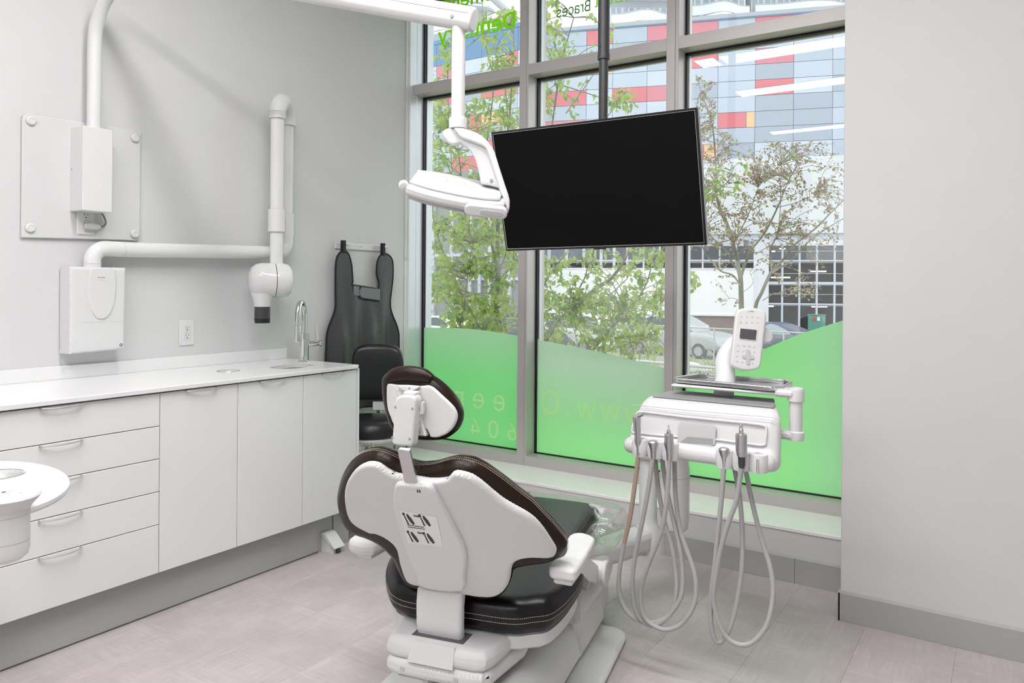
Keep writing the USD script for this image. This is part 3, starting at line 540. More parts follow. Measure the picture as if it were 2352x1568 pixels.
# apron on its rail
rl = thing('apron_rail', 'white plastic wall rail with two pegs holding the apron', 'rail', (0, -.18, 1.54))
part(rl, 'rail', box(0, .010, -.395, .035, 1.525, 1.565, .003), 'white_plastic')
for y in (-.335, -.012): part(rl, 'peg', box(.008, .060, y - .014, y + .014, 1.545, 1.559, .003), 'white_plastic')
for y in (-.19, -.08): part(rl, 'screw', disc((.0095, y, 1.545), .005, .002, (1, 0, 0), 12), 'mid_plastic')
ap = thing('lead_apron', 'dark grey lead apron with black piping hanging from the wall rail', 'apron', (.03, -.18, .5))
A0 = .042
def apx(*L): return [tuple(on(px, py, x=A0)[1:]) for px, py in L]
aout = apx((790, 575), (800, 585), (806, 610), (807, 650), (808, 655), (866, 666), (864, 630), (866, 600), (874, 585), (884, 582), (896, 590), (901, 605), (901, 640), (896, 690), (899, 715), (906, 740), (910, 765), (910, 810), (913, 850)) 
yl, yr = -.48, .15
aout = aout + [(yr, .62), (yr - .03, .58), (yl + .03, .58), (yl, .62)] + apx((748, 830), (751, 800), (754, 765), (762, 740), (770, 712), (771, 690), (770, 640), (771, 600), (778, 582))
def fap(V):
    y, z = V[:, 0], V[:, 1]; d = np.clip((1.50 - z) / .5, 0, 1)
    x = A0 + .012 * np.sin((y + .17 - .12 * (1 - d)) * 26) * d + .008 * np.sin(y * 52 + z * 3) * d ** 2 + .012 * np.cos((y + .17) * 5) * d + V[:, 2]
    return np.c_[np.maximum(x, .012 + V[:, 2]), y, z]
part(ap, 'body', slab(aout, .012, .005, .012, .018, smooth=2, f=fap), 'apron_vinyl')
bp = Polygon(crom(np.array(aout), 2, True)).buffer(0); ring_ = bp.exterior if bp.geom_type == 'Polygon' else max(bp.geoms, key=lambda q: q.area).exterior; rp = np.array([ring_.interpolate(k / 240, normalized=True).coords[0] for k in range(241)])
part(ap, 'piping', tube(fap(np.c_[rp, np.full(241, .003)]), .0062, 8, cap=False), 'apron_trim', 'black piping along the edge')
for y, z in (tuple(on(788, 575, x=A0)[1:]), tuple(on(879, 582, x=A0)[1:])): part(ap, 'hanging_loop', box(.030, .056, y - .011, y + .011, z - .012, 1.575, .002), 'apron_trim')
cl = apx((805, 652), (868, 662), (868, 694), (806, 683)); part(ap, 'collar_band', slab(cl, .010, .004, .01, .03, f=lambda V: np.c_[A0 + .012 + V[:, 2], V[:, :2]]), 'apron_trim')
part('/World/lead_apron/collar_band', 'band_face', slab(apx((807, 656), (820, 658), (820, 680), (807, 677)), .006, .002, .01, None, f=lambda V: np.c_[A0 + .018 + V[:, 2], V[:, :2]]), 'apron_flap')
part('/World/lead_apron/collar_band', 'flap', slab(apx((825, 659), (867, 664), (867, 690), (825, 684), (821, 678), (820, 668)), .008, .003, .006, .03, f=lambda V: np.c_[A0 + .020 + V[:, 2], V[:, :2]]), 'apron_flap', 'grey velcro flap')

# ------------------------------------------------------------------ dental chair: s runs towards the feet, t to the right, z up
A = math.radians(13.0); CO = np.array([1.955, -1.804, 0]); DS = np.array([-math.sin(A), math.cos(A), 0]); DT = np.array([math.cos(A), math.sin(A), 0]); DZ = np.array([0, 0, 1.0])
def ch(V): V = np.atleast_2d(np.asarray(V, float)); return CO + V[:, :1] * DS + V[:, 1:2] * DT + V[:, 2:3] * DZ
def chm(m): return ch(m[0]), m[1]
CH = thing('dental_chair', 'white dental chair with black leather upholstery seen from behind its backrest', 'dental chair', CO)
part(CH, 'floor_plate', slab(rrect(-.25, .84, -.30, .375, .06), .032, .014, .02, None, f=lambda V: ch(V + [0, 0, .016])), 'plate_grey')
part('%s/floor_plate' % CH, 'plate_gasket', slab(rrect(-.245, .835, -.295, .370, .06), .008, .003, .03, None, f=lambda V: ch(V + [0, 0, .004])), 'grey_plastic')
part(CH, 'pedestal', join(chm(box(.50, .87, -.04, .275, .03, .215, .022)), chm(box(.86, 1.02, .0, .255, .03, .235, .02))), 'plate_grey')
part(CH, 'pedestal_cover', slab([(.465, .03), (.465, .255), (.50, .292), (.86, .296), (.99, .270), (1.04, .235), (1.04, .0), (.5, -.04)], .115, .045, .02, .04, smooth=2, f=lambda V: ch(V + [0, 0, .225])), 'shell_white')
part(CH, 'lift_cover', slab([(-.10, .045), (.10, .055), (.185, .130), (.185, .165), (.170, .215), (.262, .215)] and [(.115, .045), (.262, .045), (.270, .10), (.255, .145), (.215, .178), (.165, .182), (.125, .165)], .74, .012, .012, .03, smooth=3, f=lambda V: ch(np.c_[.145 + V[:, 2], V[:, 0], V[:, 1] - .0 + .0 * V[:, 2]])), 'white_plastic')
part(CH, 'lift_cover_end', slab([(.150, .05), (.275, .05), (.283, .11), (.266, .158), (.225, .190), (.175, .192), (.140, .17)], .30, .03, .012, .03, smooth=3, f=lambda V: ch(np.c_[.66 + V[:, 2], V[:, 0], V[:, 1] + .012])), 'shell_white')
part(CH, 'lift_arm', chm(box(-.02, .60, -.12, .10, .06, .24, .03)), 'grey_plastic')
# rear housing with its recess
hp = [(-.150, .262), (-.155, .215), (-.120, .200), (.120, .200), (.155, .215), (.160, .262)]
part(CH, 'rear_housing', slab([(-.112, -.072), (.130, -.072), (.168, -.050), (.182, -.01), (.195, .10), (.200, .30), (-.155, .30), (-.160, .02), (-.150, -.045)], .056, .022, .012, .03, rz=.022, smooth=2, f=lambda V: ch(np.c_[V[:, 1] + .35 * V[:, 2] * (V[:, 1] < .0), V[:, 0], .278 + V[:, 2]])), 'shell_white')
part(CH, 'rear_skirt', slab([(-.108, -.078), (.126, -.078), (.163, -.056), (.178, -.01), (.19, .30), (-.15, .30), (-.156, .02), (-.146, -.05)], .050, .020, .012, .05, rz=.018, smooth=2, f=lambda V: ch(np.c_[V[:, 1] - .002, V[:, 0], .227 + V[:, 2]])), 'white_satin')
part('%s/rear_housing' % CH, 'recess', hull(ch([(-.066, -.058, .303), (-.066, .070, .303), (-.090, -.068, .252), (-.090, .074, .252), (-.05, -.058, .304), (-.05, .070, .304), (-.06, -.068, .252), (-.06, .074, .252)][k] if False else v for k, v in enumerate([])) if False else ch([(-.064, -.058, .3035), (-.064, .070, .3035), (-.087, -.068, .253), (-.087, .074, .253), (-.05, -.058, .3045), (-.05, .070, .3045), (-.06, -.068, .253), (-.06, .074, .253)])), 'white_plastic')
part('%s/rear_housing' % CH, 'column_slot', chm(box(-.040, .03, -.080, .086, .285, .3072, .002)), 'gap_dark')
for t in (-.085, .082): part('%s/rear_skirt' % CH, 'screw_hole', disc(ch([[-.077, t, .225]])[0], .008, .006, -DS, 14), 'mid_plastic')
part(CH, 'rear_bracket', join(chm(box(-.06, .12, -.12, -.02, .12, .205, .012)), chm(box(-.04, .15, .01, .12, .12, .205, .012))), 'white_satin')
part('%s/rear_skirt' % CH, 'maker_mark', join(*[(ch(np.c_[m[0][:, 0] + .10, np.full(len(m[0]), .1835) + m[0][:, 2], m[0][:, 1] + .228]), m[1]) for m in [ext([(-.016 + k * .009, -.009 + k * .003), (-.010 + k * .009, -.009 + k * .003), (-.004 + k * .009, .006 + k * .003), (-.008 + k * .009, .006 + k * .003)], 0, .001) for k in range(3)]]), 'ink_soft', 'small dark maker mark', kind='stuff')
# backrest: a plane leaning back, its wings curving forward
FO, BV, BN = np.array([.0, 0, .42]), np.array([-.504, 0, .864]), np.array([-.864, 0, -.504])     # fold, up along the back, rearward normal (s, t, z)
KW = .45
def bk(V):                                           # (u lateral, v up, w towards the rear) -> space
    V = np.asarray(V, float); w = V[:, 2] - KW * np.clip(np.abs(V[:, 0]) - .05, 0, 1) ** 2
    return ch(FO + V[:, 1:2] * BV + w[:, None] * BN + np.c_[np.zeros(len(V)), V[:, 0], np.zeros(len(V))])
BVw, BNw = (CH_ := lambda k: k[0] * DS + k[1] * DT + k[2] * DZ)(BV), CH_(BN); FOw = ch([FO])[0]
def bpx(px, py, w0=0.0):
    w = w0
    for _ in range(6):
        q = on(px, py, o=FOw + BNw * w, n=BNw) - FOw; u, v = q @ DT, q @ BVw; w = w0 - KW * max(abs(u) - .05, 0) ** 2
    return (u, v)
SH = [(840, 1067), (859, 1067), (872, 1072.6), (885, 1082), (904, 1092), (923, 1095), (961, 1101), (987, 1105), (1012, 1104.5), (1028, 1101), (1035, 1092), (1043, 1087), (1057, 1088.6), (1083, 1096.6), (1108, 1114), (1130.5, 1133), (1153, 1151), (1178, 1166), (1207, 1182), (1228.5, 1198), (1247, 1219), (1263, 1243), (1275, 1262), (1276.4, 1271), (1270, 1280.6), (1250, 1282.7), (1223, 1281.7), (1199, 1284.6), (1183, 1291), (1174, 1304.6), (1171, 1326), (1166, 1344.6), (1154, 1360.6), (1138, 1370), (1119, 1372.5), (1090, 1370), (1067, 1366), (1010, 1358), (965, 1347), (951, 1344.6), (935, 1336.6), (927, 1323), (920.6, 1304.6), (916, 1288.6), (911, 1264.6), (900.6, 1248.6), (882, 1235), (863, 1227), (853, 1227), (840, 1221), (821, 1211), (806, 1198.6), (796, 1179.5), (791, 1151), (791, 1128), (796, 1109), (807, 1090), (821, 1076)]
shell = Polygon(crom(np.array([bpx(*p) for p in SH]), 2, True)).buffer(0)
part(CH, 'backrest_shell', slab(shell, .024, .010, .010, .022, f=lambda V: bk(V + [0, 0, -.008])), 'shell_white')
PD = [(780, 1151), (778, 1131), (783.5, 1103), (792.5, 1080.6), (808, 1057), (827, 1042.5), (847, 1035.5), (866, 1034.5), (885, 1039), (904, 1047), (925, 1058), (955, 1067), (974, 1068), (1000, 1065), (1022, 1058.5), (1044, 1054), (1067, 1055), (1089, 1060), (1114.5, 1072.6), (1140, 1090), (1166, 1109), (1200, 1136), (1222, 1152), (1238, 1168), (1253, 1184), (1268, 1199), (1283, 1217), (1298, 1235), (1303, 1248), (1299, 1262), (1288, 1272), (1268, 1281), (1235, 1286), (1200, 1292), (1182, 1304), (1176, 1326), (1168, 1344), (1154, 1358), (1119, 1366), (1010, 1352), (951, 1340), (930, 1322), (919, 1300), (912, 1285), (905, 1268), (894, 1256), (877, 1240), (850, 1227), (822, 1218), (800, 1200), (787, 1178)]
pad = Polygon(crom(np.array([bpx(*p, -.050) for p in PD]), 2, True)).buffer(0)
part(CH, 'backrest_pad', slab(pad, .072, .034, .010, .025, f=lambda V: bk(V + [0, 0, -.052]), rings=6), 'leather_edge', 'black-brown leather back cushion')
def stitches(ringpts, f, step=.0052, r=.00075, ln=.60):
    ms = []
    L = np.r_[0, np.cumsum(np.linalg.norm(np.diff(ringpts, axis=0), axis=1))]; n = int(L[-1] / step)
    for k in range(n):
        a = np.array([np.interp(k * step + d, L, ringpts[:, i]) for d in (0, step * ln) for i in range(ringpts.shape[1])]).reshape(2, -1); p = f(a)
        d = p[1] - p[0]; u = np.cross(d, [.3, .2, .9]); u *= r / (np.linalg.norm(u) + 1e-12); v = np.cross(d, u); v *= r / (np.linalg.norm(v) + 1e-12)
        V = np.vstack([p[0] + u + v, p[0] - u + v, p[0] - u - v, p[0] + u - v, p[1] + u + v, p[1] - u + v, p[1] - u - v, p[1] + u - v]); ms.append((V, np.array([(0, 1, 2, 3), (7, 6, 5, 4), (0, 4, 5, 1), (1, 5, 6, 2), (2, 6, 7, 3), (3, 7, 4, 0)])))
    return join(*ms)
def rimline(poly, T, Re, wfrac, wc):                 # a line on the rounded rim at height wfrac of the half thickness
    rz = min(T / 2, Re); d = Re * (1 - math.sqrt(max(0, 1 - (wfrac * T / 2 / rz) ** 2))); g = poly.buffer(-d)
    if g.geom_type != 'Polygon': g = max(g.geoms, key=lambda q: q.area)
    q = np.array([g.exterior.interpolate(k / 500, normalized=True).coords[0] for k in range(501)]); return np.c_[q, np.full(501, wc + wfrac * T / 2)]
part(CH + '/backrest_pad', 'stitching', join(*[stitches(rimline(pad, .074, .035, w, -.052), bk) for w in (.02, -.16)]), 'thread', 'double row of beige stitching', kind='stuff')
for k, (ua, va, ub, vb) in enumerate([]): pass
PN = [(909, 1112), (920, 1106), (950, 1108), (982, 1110), (998, 1120), (1022, 1162), (1048, 1212), (1064, 1243), (1072, 1268), (1073, 1290), (1069, 1322), (1066, 1352), (1010, 1352), (963, 1340), (961, 1322), (950, 1298), (935, 1262), (920, 1222), (909, 1180), (905, 1150)]
pan = Polygon(crom(np.array([bpx(*p, .008) for p in PN]), 2, True)).buffer(0)
pn = part(CH + '/backrest_shell', 'spine_cover', slab(pan, .030, .009, .008, .025, f=lambda V: bk(V + [0, 0, .004])), 'white_satin')
sq = [bpx(*p, .02) for p in ((918, 1172), (1003, 1186), (1018, 1256), (937, 1247))]
lb = part(CH, 'instruction_label', ext(sq, .0196, .0201, bk), 'sticker', 'white instruction sticker with four small drawings', False)
def lmap(V):                                         # label coordinates 0..1 -> back surface
    a, b, c, d = (np.array(k) for k in (sq[3], sq[2], sq[1], sq[0])); x, y = V[:, :1], V[:, 1:2]
    q = a * (1 - x) * (1 - y) + b * x * (1 - y) + c * x * y + d * (1 - x) * y; return bk(np.c_[q, .0202 + V[:, 2]])
for cx, cy in ((.17, .77), (.62, .80), (.17, .22), (.62, .24)):
    part(lb, 'drawing', join(ext([(cx - .01, cy + .15), (cx + .03, cy + .16), (cx + .12, cy + .02), (cx + .17, cy - .12), (cx + .12, cy - .16), (cx + .06, cy - .08), (cx + .0, cy + .06)], 0, .0006, lmap), ext([(cx - .09, cy + .10), (cx - .06, cy + .10), (cx + .01, cy - .16), (cx - .03, cy - .16)], 0, .0006, lmap), ext([(cx - .12, cy + .17), (cx - .06, cy + .19), (cx - .05, cy + .12), (cx - .11, cy + .10)], 0, .0006, lmap)), 'ink', kind='stuff', smooth=False)
for s, x, y, h, bdl in (('Install', .36, .89, .052, True), ('Remove', .36, .36, .052, True), ('Ratchet unlocked should be installed', .12, .575, .027, False), ('or removed with the backrest in place', .12, .515, .027, False)):
    v, f = text(s, h, lambda V: V, .0006, bdl); v = v * [.72, 1, 1] + [x, y, 0]; part(lb, 'print', (lmap(v), f), 'ink', kind='stuff', smooth=False)
# support column between housing and back
cw = [(-.072, .0), (.072, .0)]
def colm(V):                                         # (t, height along the column, depth)
    s = np.interp(V[:, 1], [0, .06, .12, .165], [.004, -.012, -.012, -.004]); return ch(np.c_[s - V[:, 2], V[:, 0], .272 + V[:, 1] * 1.04])
part(CH, 'support_column', slab([(-.070, .0), (.068, .0), (.0715, .05), (.072, .10), (.0725, .170), (-.073, .158), (-.073, .10), (-.072, .05)], .034, .010, .008, .02, f=colm), 'white_plastic')
# seat
seat_o = [(.034, -.10), (.034, .10), (.040, .205), (.065, .255), (.10, .305), (.22, .330), (.36, .325), (.46, .29), (.60, .245), (.80, .228), (.95, .222), (1.005, .19), (1.02, .0), (1.005, -.19), (.95, -.222), (.6, -.245), (.46, -.29), (.30, -.32), (.18, -.29), (.08, -.22), (.045, -.17)]
def seatz(s): return np.interp(s, [-.1, .0, .25, .45, .7, 1.05], [.352, .353, .370, .382, .392, .392])
def seatf(V): return ch(np.c_[V[:, 0], V[:, 1], seatz(V[:, 0]) + V[:, 2] + .18 * np.clip(np.abs(V[:, 1]) - .12, 0, 1) ** 2])
sp_ = Polygon(crom(np.array(seat_o), 4, True)).buffer(0)
part(CH, 'seat_pad', slab(sp_, .098, .040, .012, .03, puff=.006, f=seatf, rings=6), 'leather', 'black leather seat and leg cushion')
part(CH + '/seat_pad', 'stitching', join(*[stitches(rimline(sp_, .100, .041, w, 0), seatf, .006, .0009) for w in (.15, -.15)]), 'thread', 'double row of beige stitching', kind='stuff')
part(CH + '/seat_pad', 'seam', join(*[tube(seatf(np.c_[np.full(15, s0), np.linspace(-.2, .2, 15), np.full(15, .0545)]), .004, 8) for s0 in (.58,)]), 'leather_edge')
part(CH, 'seat_shell', slab(sp_.buffer(-.020), .085, .05, .02, .05, rz=.06, f=lambda V: seatf(V + [0, 0, -.070]), rings=5), 'shell_white')
part(CH, 'leg_shell', slab([(.45, -.19), (.45, .19), (.95, .16), (.99, .10), (.99, -.10), (.95, -.16)], .10, .04, .02, .05, smooth=2, f=lambda V: ch(V + [0, 0, .285])), 'shell_white')
# clear plastic foot cover
fcp = [(.93, -.245), (.90, .20), (.74, .235), (.70, .28), (.72, .335), (.80, .352), (1.0, .335), (1.075, .25), (1.09, 0), (1.075, -.25), (1.0, -.27)]
part(CH, 'foot_cover', slab(fcp, .104, .045, .015, .04, smooth=2, f=lambda V: ch(np.c_[V[:, 0], V[:, 1], .392 + V[:, 2] + .0016 * np.sin(V[:, 1] * 40) + .0014 * np.sin(V[:, 0] * 30 + V[:, 1] * 13)])), 'clear_film', 'clear plastic cover over the foot end')
# armrests
def apx_(px, py, z): q = on(px, py, z=z) - CO; return (q @ DS, q @ DT)
arx = [apx_(*p, .545) for p in ((1262, 1300), (1275, 1288), (1293, 1281), (1303, 1262), (1303, 1240), (1315, 1229), (1340, 1228), (1365, 1238), (1363, 1250), (1348, 1278), (1330, 1306), (1318, 1316), (1290, 1312), (1266, 1308))]
ar = part(CH, 'armrest', slab(arx, .034, .009, .008, .02, smooth=2, f=lambda V: ch(V + [0, 0, .536])), 'white_satin')
part(ar, 'lower_shell', slab(Polygon(crom(np.array(arx), 2, True)).buffer(-.012), -.0 + .018, .006, .008, None, f=lambda V: ch(V + [0, 0, .512])), 'plate_grey')
h0 = on(1386, 1316, o=ch([[0, .33, 0]])[0], n=DT); ha = on(1335, 1300, o=ch([[0, .30, 0]])[0], n=DT)
part(CH, 'armrest_link', hull(np.vstack([on(*p, o=ch([[0, tt, 0]])[0], n=DT) for tt in (.285, .325) for p in ((1347, 1276), (1374, 1300), (1370, 1338), (1352, 1334), (1326, 1306))])), 'white_satin')
part(CH, 'armrest_pivot', join(lathe([(0, -.02), (.034, -.02), (.040, -.014), (.040, .030), (.036, .036), (0, .036)], h0 - DT * .03, DT, 32), lathe([(0, .030), (.043, .030), (.045, .034), (.045, .040), (.040, .045), (0, .046)], h0 - DT * .03, DT, 32)), 'white_plastic')
part(CH, 'armrest_pivot', lathe([(0, -.03), (.047, -.03), (.050, -.02), (.050, .0), (0, .0)], h0 - DT * .035 - DS * .02 - DZ * .012, DT * .9 + DZ * -.25, 32), 'mid_plastic', 'grey rear half of the armrest pivot')
la = on(850, 1243, z=.50); lq = la - CO; ls, lt = lq @ DS, lq @ DT
part(CH, 'armrest', slab([(ls - .065, lt - .03), (ls - .06, lt + .05), (ls + .1, lt + .055), (ls + .16, lt + .02), (ls + .15, lt - .045), (ls - .02, lt - .05)], .048, .018, .008, .02, smooth=2, f=lambda V: ch(V + [0, 0, .50])), 'plate_grey')
part(CH + '/armrest_001', 'lower_shell', slab([(ls - .05, lt - .015), (ls - .05, lt + .035), (ls + .09, lt + .04), (ls + .09, lt - .03)], .02, .006, .01, None, f=lambda V: ch(V + [0, 0, .472])), 'plate_grey')
part(CH, 'armrest_link', tube(ch([[ls + .1, lt + .02, .49], [ls + .12, lt + .12, .44], [ls + .12, lt + .2, .40]]), .022, 14, 4), 'plate_grey')
# headrest
st0 = bpx(944, 1114, .006); st1 = bpx(927, 1030, .006)
part(CH, 'headrest_stem', slab([(st0[0] - .018, st0[1] - .03), (st0[0] + .019, st0[1] - .03), (st1[0] + .0185, st1[1]), (st1[0] - .0165, st1[1])], .010, .002, .01, None, f=lambda V: bk(V + [0, 0, .006])), 'brushed_bar', 'brushed metal slide bar')
part(CH + '/headrest_stem', 'slot_marks', join(*[ext([(st0[0] + .024 + k * .006, st0[1] + .0), (st0[0] + .027 + k * .006, st0[1] + .0), (st0[0] + .0255 + k * .006, st0[1] - .009), (st0[0] + .0225 + k * .006, st0[1] - .009)], .019, .0206, bk) for k in range(2)]), 'dark_plastic', kind='stuff')
BS = (ch([[0, 0, 0]])[0]); sB = -.262
def hpx(px, py, s): q = on(px, py, o=ch([[s, 0, 0]])[0], n=DS) - CO; return (q @ DT, q @ DZ)
hm = lambda s: (lambda V: ch(np.c_[s - V[:, 2], V[:, 0], V[:, 1]]))
bx_ = [hpx(*p, sB) for p in ((907, 922), (911, 911), (922, 908), (942, 908), (952, 911), (956, 918), (947, 1018), (944, 1027), (905, 1022), (899, 1016))]
hbx = part(CH, 'headrest_box', slab(bx_, .036, .006, .006, .02, rz=.006, f=hm(sB + .018)), 'white_plastic')
for p in ((908, 935), (947, 938.5), (901.5, 1004), (941, 1008)): part(hbx, 'screw', disc(ch(np.c_[[sB - .0002], [hpx(*p, sB)]])[0], .0034, .0008, -DS, 12), 'grey_plastic')
for p in ((906, 1026), (934, 1029)): q = hpx(*p, sB); part(hbx, 'notch', ext([(q[0] - .0025, q[1] - .005), (q[0] + .0025, q[1] - .005), (q[0] + .001, q[1] + .006), (q[0] - .003, q[1] + .005)], -.001, .0012, hm(sB)), 'dark_plastic')
lvp = [hpx(*p, sB + .03) for p in ((956, 948), (962, 950), (966, 945), (967, 938), (966, 930), (971, 922), (974, 923), (974, 944), (973, 951), (957, 952))]
part(hbx, 'release_lever', slab(lvp, .014, .002, .004, None, f=hm(sB + .03)), 'white_plastic')
sH = sB + .085; ct_ = np.array([hpx(965, 930, sH)]).T
TL = .20
def hr(V): return ch(np.c_[sH - V[:, 2] - TL * (V[:, 1] - ct_[1, 0]) * .3 + 1.2 * 0 + .9 * (V[:, 0] - ct_[0, 0]) ** 2, V[:, 0], V[:, 1]])
HP = [(878.7, 887), (879, 872), (884, 861), (898, 851), (914, 845), (936, 843.5), (956, 845.5), (975, 853), (994, 861.6), (1013, 875), (1032, 895), (1047.5, 918), (1056.5, 941), (1058, 956), (1055, 972), (1047, 988), (1034, 1000), (1020, 1008), (1003, 1011), (975, 1011), (945, 1008), (917, 998), (900, 983), (890, 960), (883, 935), (879, 910)]
hpol = Polygon(crom(np.array([hpx(*p, sH) for p in HP]), 3, True)).buffer(0)
part(CH, 'headrest_pad', slab(hpol, .060, .026, .006, .015, puff=.004, f=hr, rings=6), 'leather_edge', 'black-brown leather head cushion')
top_roll = [hpx(*p, sH - .03) for p in ((888, 872), (905, 862), (935, 858), (968, 862), (990, 870))]
part(CH + '/headrest_pad', 'top_roll', tube(ch(np.array([[sH - .026, a, b] for a, b in top_roll])), [.012, .019, .021, .020, .012], 16, 5), 'leather_edge')
part(CH + '/headrest_pad', 'stitching', stitches(rimline(hpol, .062, .027, -.5, 0), hr, .0042, .0009), 'thread', 'beige stitching', kind='stuff')
CV = [(891.5, 881), (914, 883), (963, 886), (985, 884), (998, 891), (1013, 906.5), (1028, 922), (1040, 937), (1045.6, 952), (1044.6, 966), (1037, 983), (1024.5, 996), (1013, 1002), (1001.6, 1005), (987, 1003), (980, 985), (950, 978), (920, 980), (904, 976), (896, 958), (890, 942), (887.4, 922), (888, 897)]
part(CH, 'headrest_cover', slab([hpx(*p, sH - .034) for p in CV], .014, .005, .006, .02, smooth=2, f=lambda V: hr(V + [0, 0, .034])), 'white_satin', 'white back cover of the headrest')
pv = [hpx(*p, sH - .05) for p in ((914, 884), (962, 886), (960, 892), (950, 897), (940, 899), (926, 897), (917, 891))]
part(CH, 'headrest_bracket', join(slab([hpx(*p, sB + .055) for p in ((914, 890), (962, 892), (958, 920), (972, 960), (984, 1000), (940, 996), (920, 940))], .022, .004, .006, .02, f=hm(sB + .052)), chm(box(sB + .01, sB + .06, hpx(920, 950, sB)[0], hpx(948, 950, sB)[0], hpx(930, 990, sB)[1], hpx(930, 900, sB)[1], .004))), 'shell_white')
part(CH + '/headrest_bracket', 'pivot_cap', slab(pv, .012, .004, .004, None, smooth=2, f=hm(sB + .038)), 'plate_grey')
for p in ((941, 892), (965, 992.5)): part(CH + '/headrest_bracket', 'pivot_screw', disc(ch(np.c_[[sB + .034], [hpx(*p, sB + .034)]])[0], .0036, .002, -DS, 12), 'grey_plastic')

# ------------------------------------------------------------------ delivery unit on its arm
DU = thing('delivery_unit', 'white dental delivery unit on a post and arm in front of the window', 'dental unit', (2.1, -.9, 0))
pc = on(1483, 1235, z=.25); px_, py_ = pc[0] + .01, pc[1]
k0 = ch([[.85, .20, .27]])[0]
part(DU, 'base_arm', slab([(0, -.045), (0, .045), (np.linalg.norm(pc - k0), .06), (np.linalg.norm(pc - k0) + .06, .03), (np.linalg.norm(pc - k0) + .06, -.03), (np.linalg.norm(pc - k0), -.06)], .085, .022, .015, .03, smooth=2,
     f=(lambda V, d=(pc - k0) / np.linalg.norm(pc - k0): k0 + V[:, :1] * d + V[:, 1:2] * np.cross(DZ, d) + V[:, 2:3] * DZ)), 'shell_white')
ztp = .66
part(DU, 'post', lathe([(0, .20), (.075, .20), (.070, .27), (.042, .31), (.038, .34), (.037, ztp - .06), (.0, ztp - .06)], (px_, py_, 0), n=32), 'white_plastic')
part(DU, 'knuckle', slab(rrect(-.05, .175, -.055, .055, .05), .085, .02, .012, .03, f=lambda V: np.array([px_, py_, ztp - .03]) + V * [1, 1, 1]), 'white_plastic')
part(DU, 'drop_column', lathe([(0, .300), (.035, .302), (.054, .318), (.060, .35), (.061, .56), (.055, .59), (.058, .60), (.058, .62), (0, .62)], (px_ + .118, py_ + .0, 0), n=32), 'white_plastic')
part('%s/drop_column' % DU, 'groove', join(lathe([(.0605, .53), (.0615, .53), (.0615, .534), (.0605, .534)], (px_ + .118, py_, 0), n=32)), 'mid_plastic')
yh = -1.137                                          # front of the instrument head
part(DU, 'upper_arm', slab(rrect(-.05, .46, -.04, .04, .04), .07, .02, .012, .03, f=(lambda V, d=np.array([2.47 - px_ - .118, -.92 - py_, .02]) / np.linalg.norm([2.47 - px_ - .118, -.92 - py_, .02]): np.array([px_ + .118, py_, ztp + .045]) + V[:, :1] * d + V[:, 1:2] * np.array([-d[1], d[0], 0]) + V[:, 2:3] * DZ)), 'white_plastic')
# head: side profile (y, z) swept along x, narrower at its top
HPR = [(yh - .010, .757), (yh + .012, .744), (yh + .06, .742), (yh + .24, .765), (yh + .27, .79), (yh + .27, .912), (yh + .25, .928), (yh + .12, .937), (yh + .064, .932), (yh + .036, .914), (yh + .022, .885), (yh + .014, .85), (yh + .006, .815), (yh - .012, .795), (yh - .020, .775)]
XC, XW = 2.478, .252
def headf(V):                                        # V: (y, z, x about the centre)
    k = 1 - .16 * np.clip((V[:, 1] - .80) / .16, 0, 1) * (V[:, 2] < 0) - .0 * (V[:, 2] > 0); k = k * np.where(V[:, 2] > 0, 1 - .30 * np.clip((V[:, 0] - yh - .04) / .23, 0, 1), 1); return np.c_[XC + V[:, 2] * k, V[:, 0], V[:, 1]]
hb_ = part(DU, 'instrument_head', slab(HPR, 2 * XW, .030, .010, .03, rz=.030, smooth=3, f=headf, rings=5), 'white_plastic')
# recessed front field as a raised rim, storage opening and the rolled lip with holder cups
def fr(px, py, w=0.0): q = on(px, py, o=(0, yh + .012, .83), n=(0, -.984, .178)); return (q[0], q[2], w)
def frontm(V): return np.c_[V[:, 0], yh + .004 + .32 * np.clip(V[:, 1] - .80, 0, 1) ** 1.25 * 1.0 - V[:, 2], V[:, 1]]
rimo = Polygon(crom(np.array([fr(*p)[:2] for p in ((1456, 968), (1463, 947), (1480, 942), (1560, 952), (1680, 964), (1752, 972), (1764, 982), (1762, 1012), (1752, 1024), (1660, 1012), (1560, 1004), (1470, 996), (1452, 990))]), 2, True)).buffer(0)
part(hb_, 'front_rim', slab(rimo.difference(rimo.buffer(-.007)), .006, .003, .006, None, f=lambda V: frontm(V + [0, 0, .004])), 'white_satin')
op = Polygon([fr(*p)[:2] for p in ((1567, 970), (1641, 977), (1645, 982), (1643, 1018), (1637, 1022), (1560, 1014), (1563, 976))]).buffer(.004).buffer(-.001)
pcup = part(hb_, 'storage_opening', slab(op, .004, .001, .006, None, f=lambda V: frontm(V + [0, 0, .0065])), 'mid_plastic', 'open grey storage niche in the head')
part(hb_, 'niche_floor', ext([fr(*p)[:2] for p in ((1582, 1001), (1641, 1006), (1641, 1019), (1566, 1013))], .0088, .0096, frontm), 'grey_plastic', None, False)
part(hb_, 'seam', tube([on(px, py, y=yh - .002 + .02) for px, py in ((1452, 929), (1500, 934), (1600, 944), (1700, 952), (1775, 958), (1790, 965))], .0012, 6), 'mid_plastic')
LIP = lambda x: np.interp(x, [2.225, 2.73], [.773, .775])
part(hb_, 'front_lip', slab(rrect(XC - XW - .004, XC + XW - .004, -.028, .026, .026), .060, .026, .010, .03, rings=5, f=lambda V: np.c_[V[:, 0], yh - .012 - V[:, 2] * .8, .778 + V[:, 1]]), 'white_plastic')
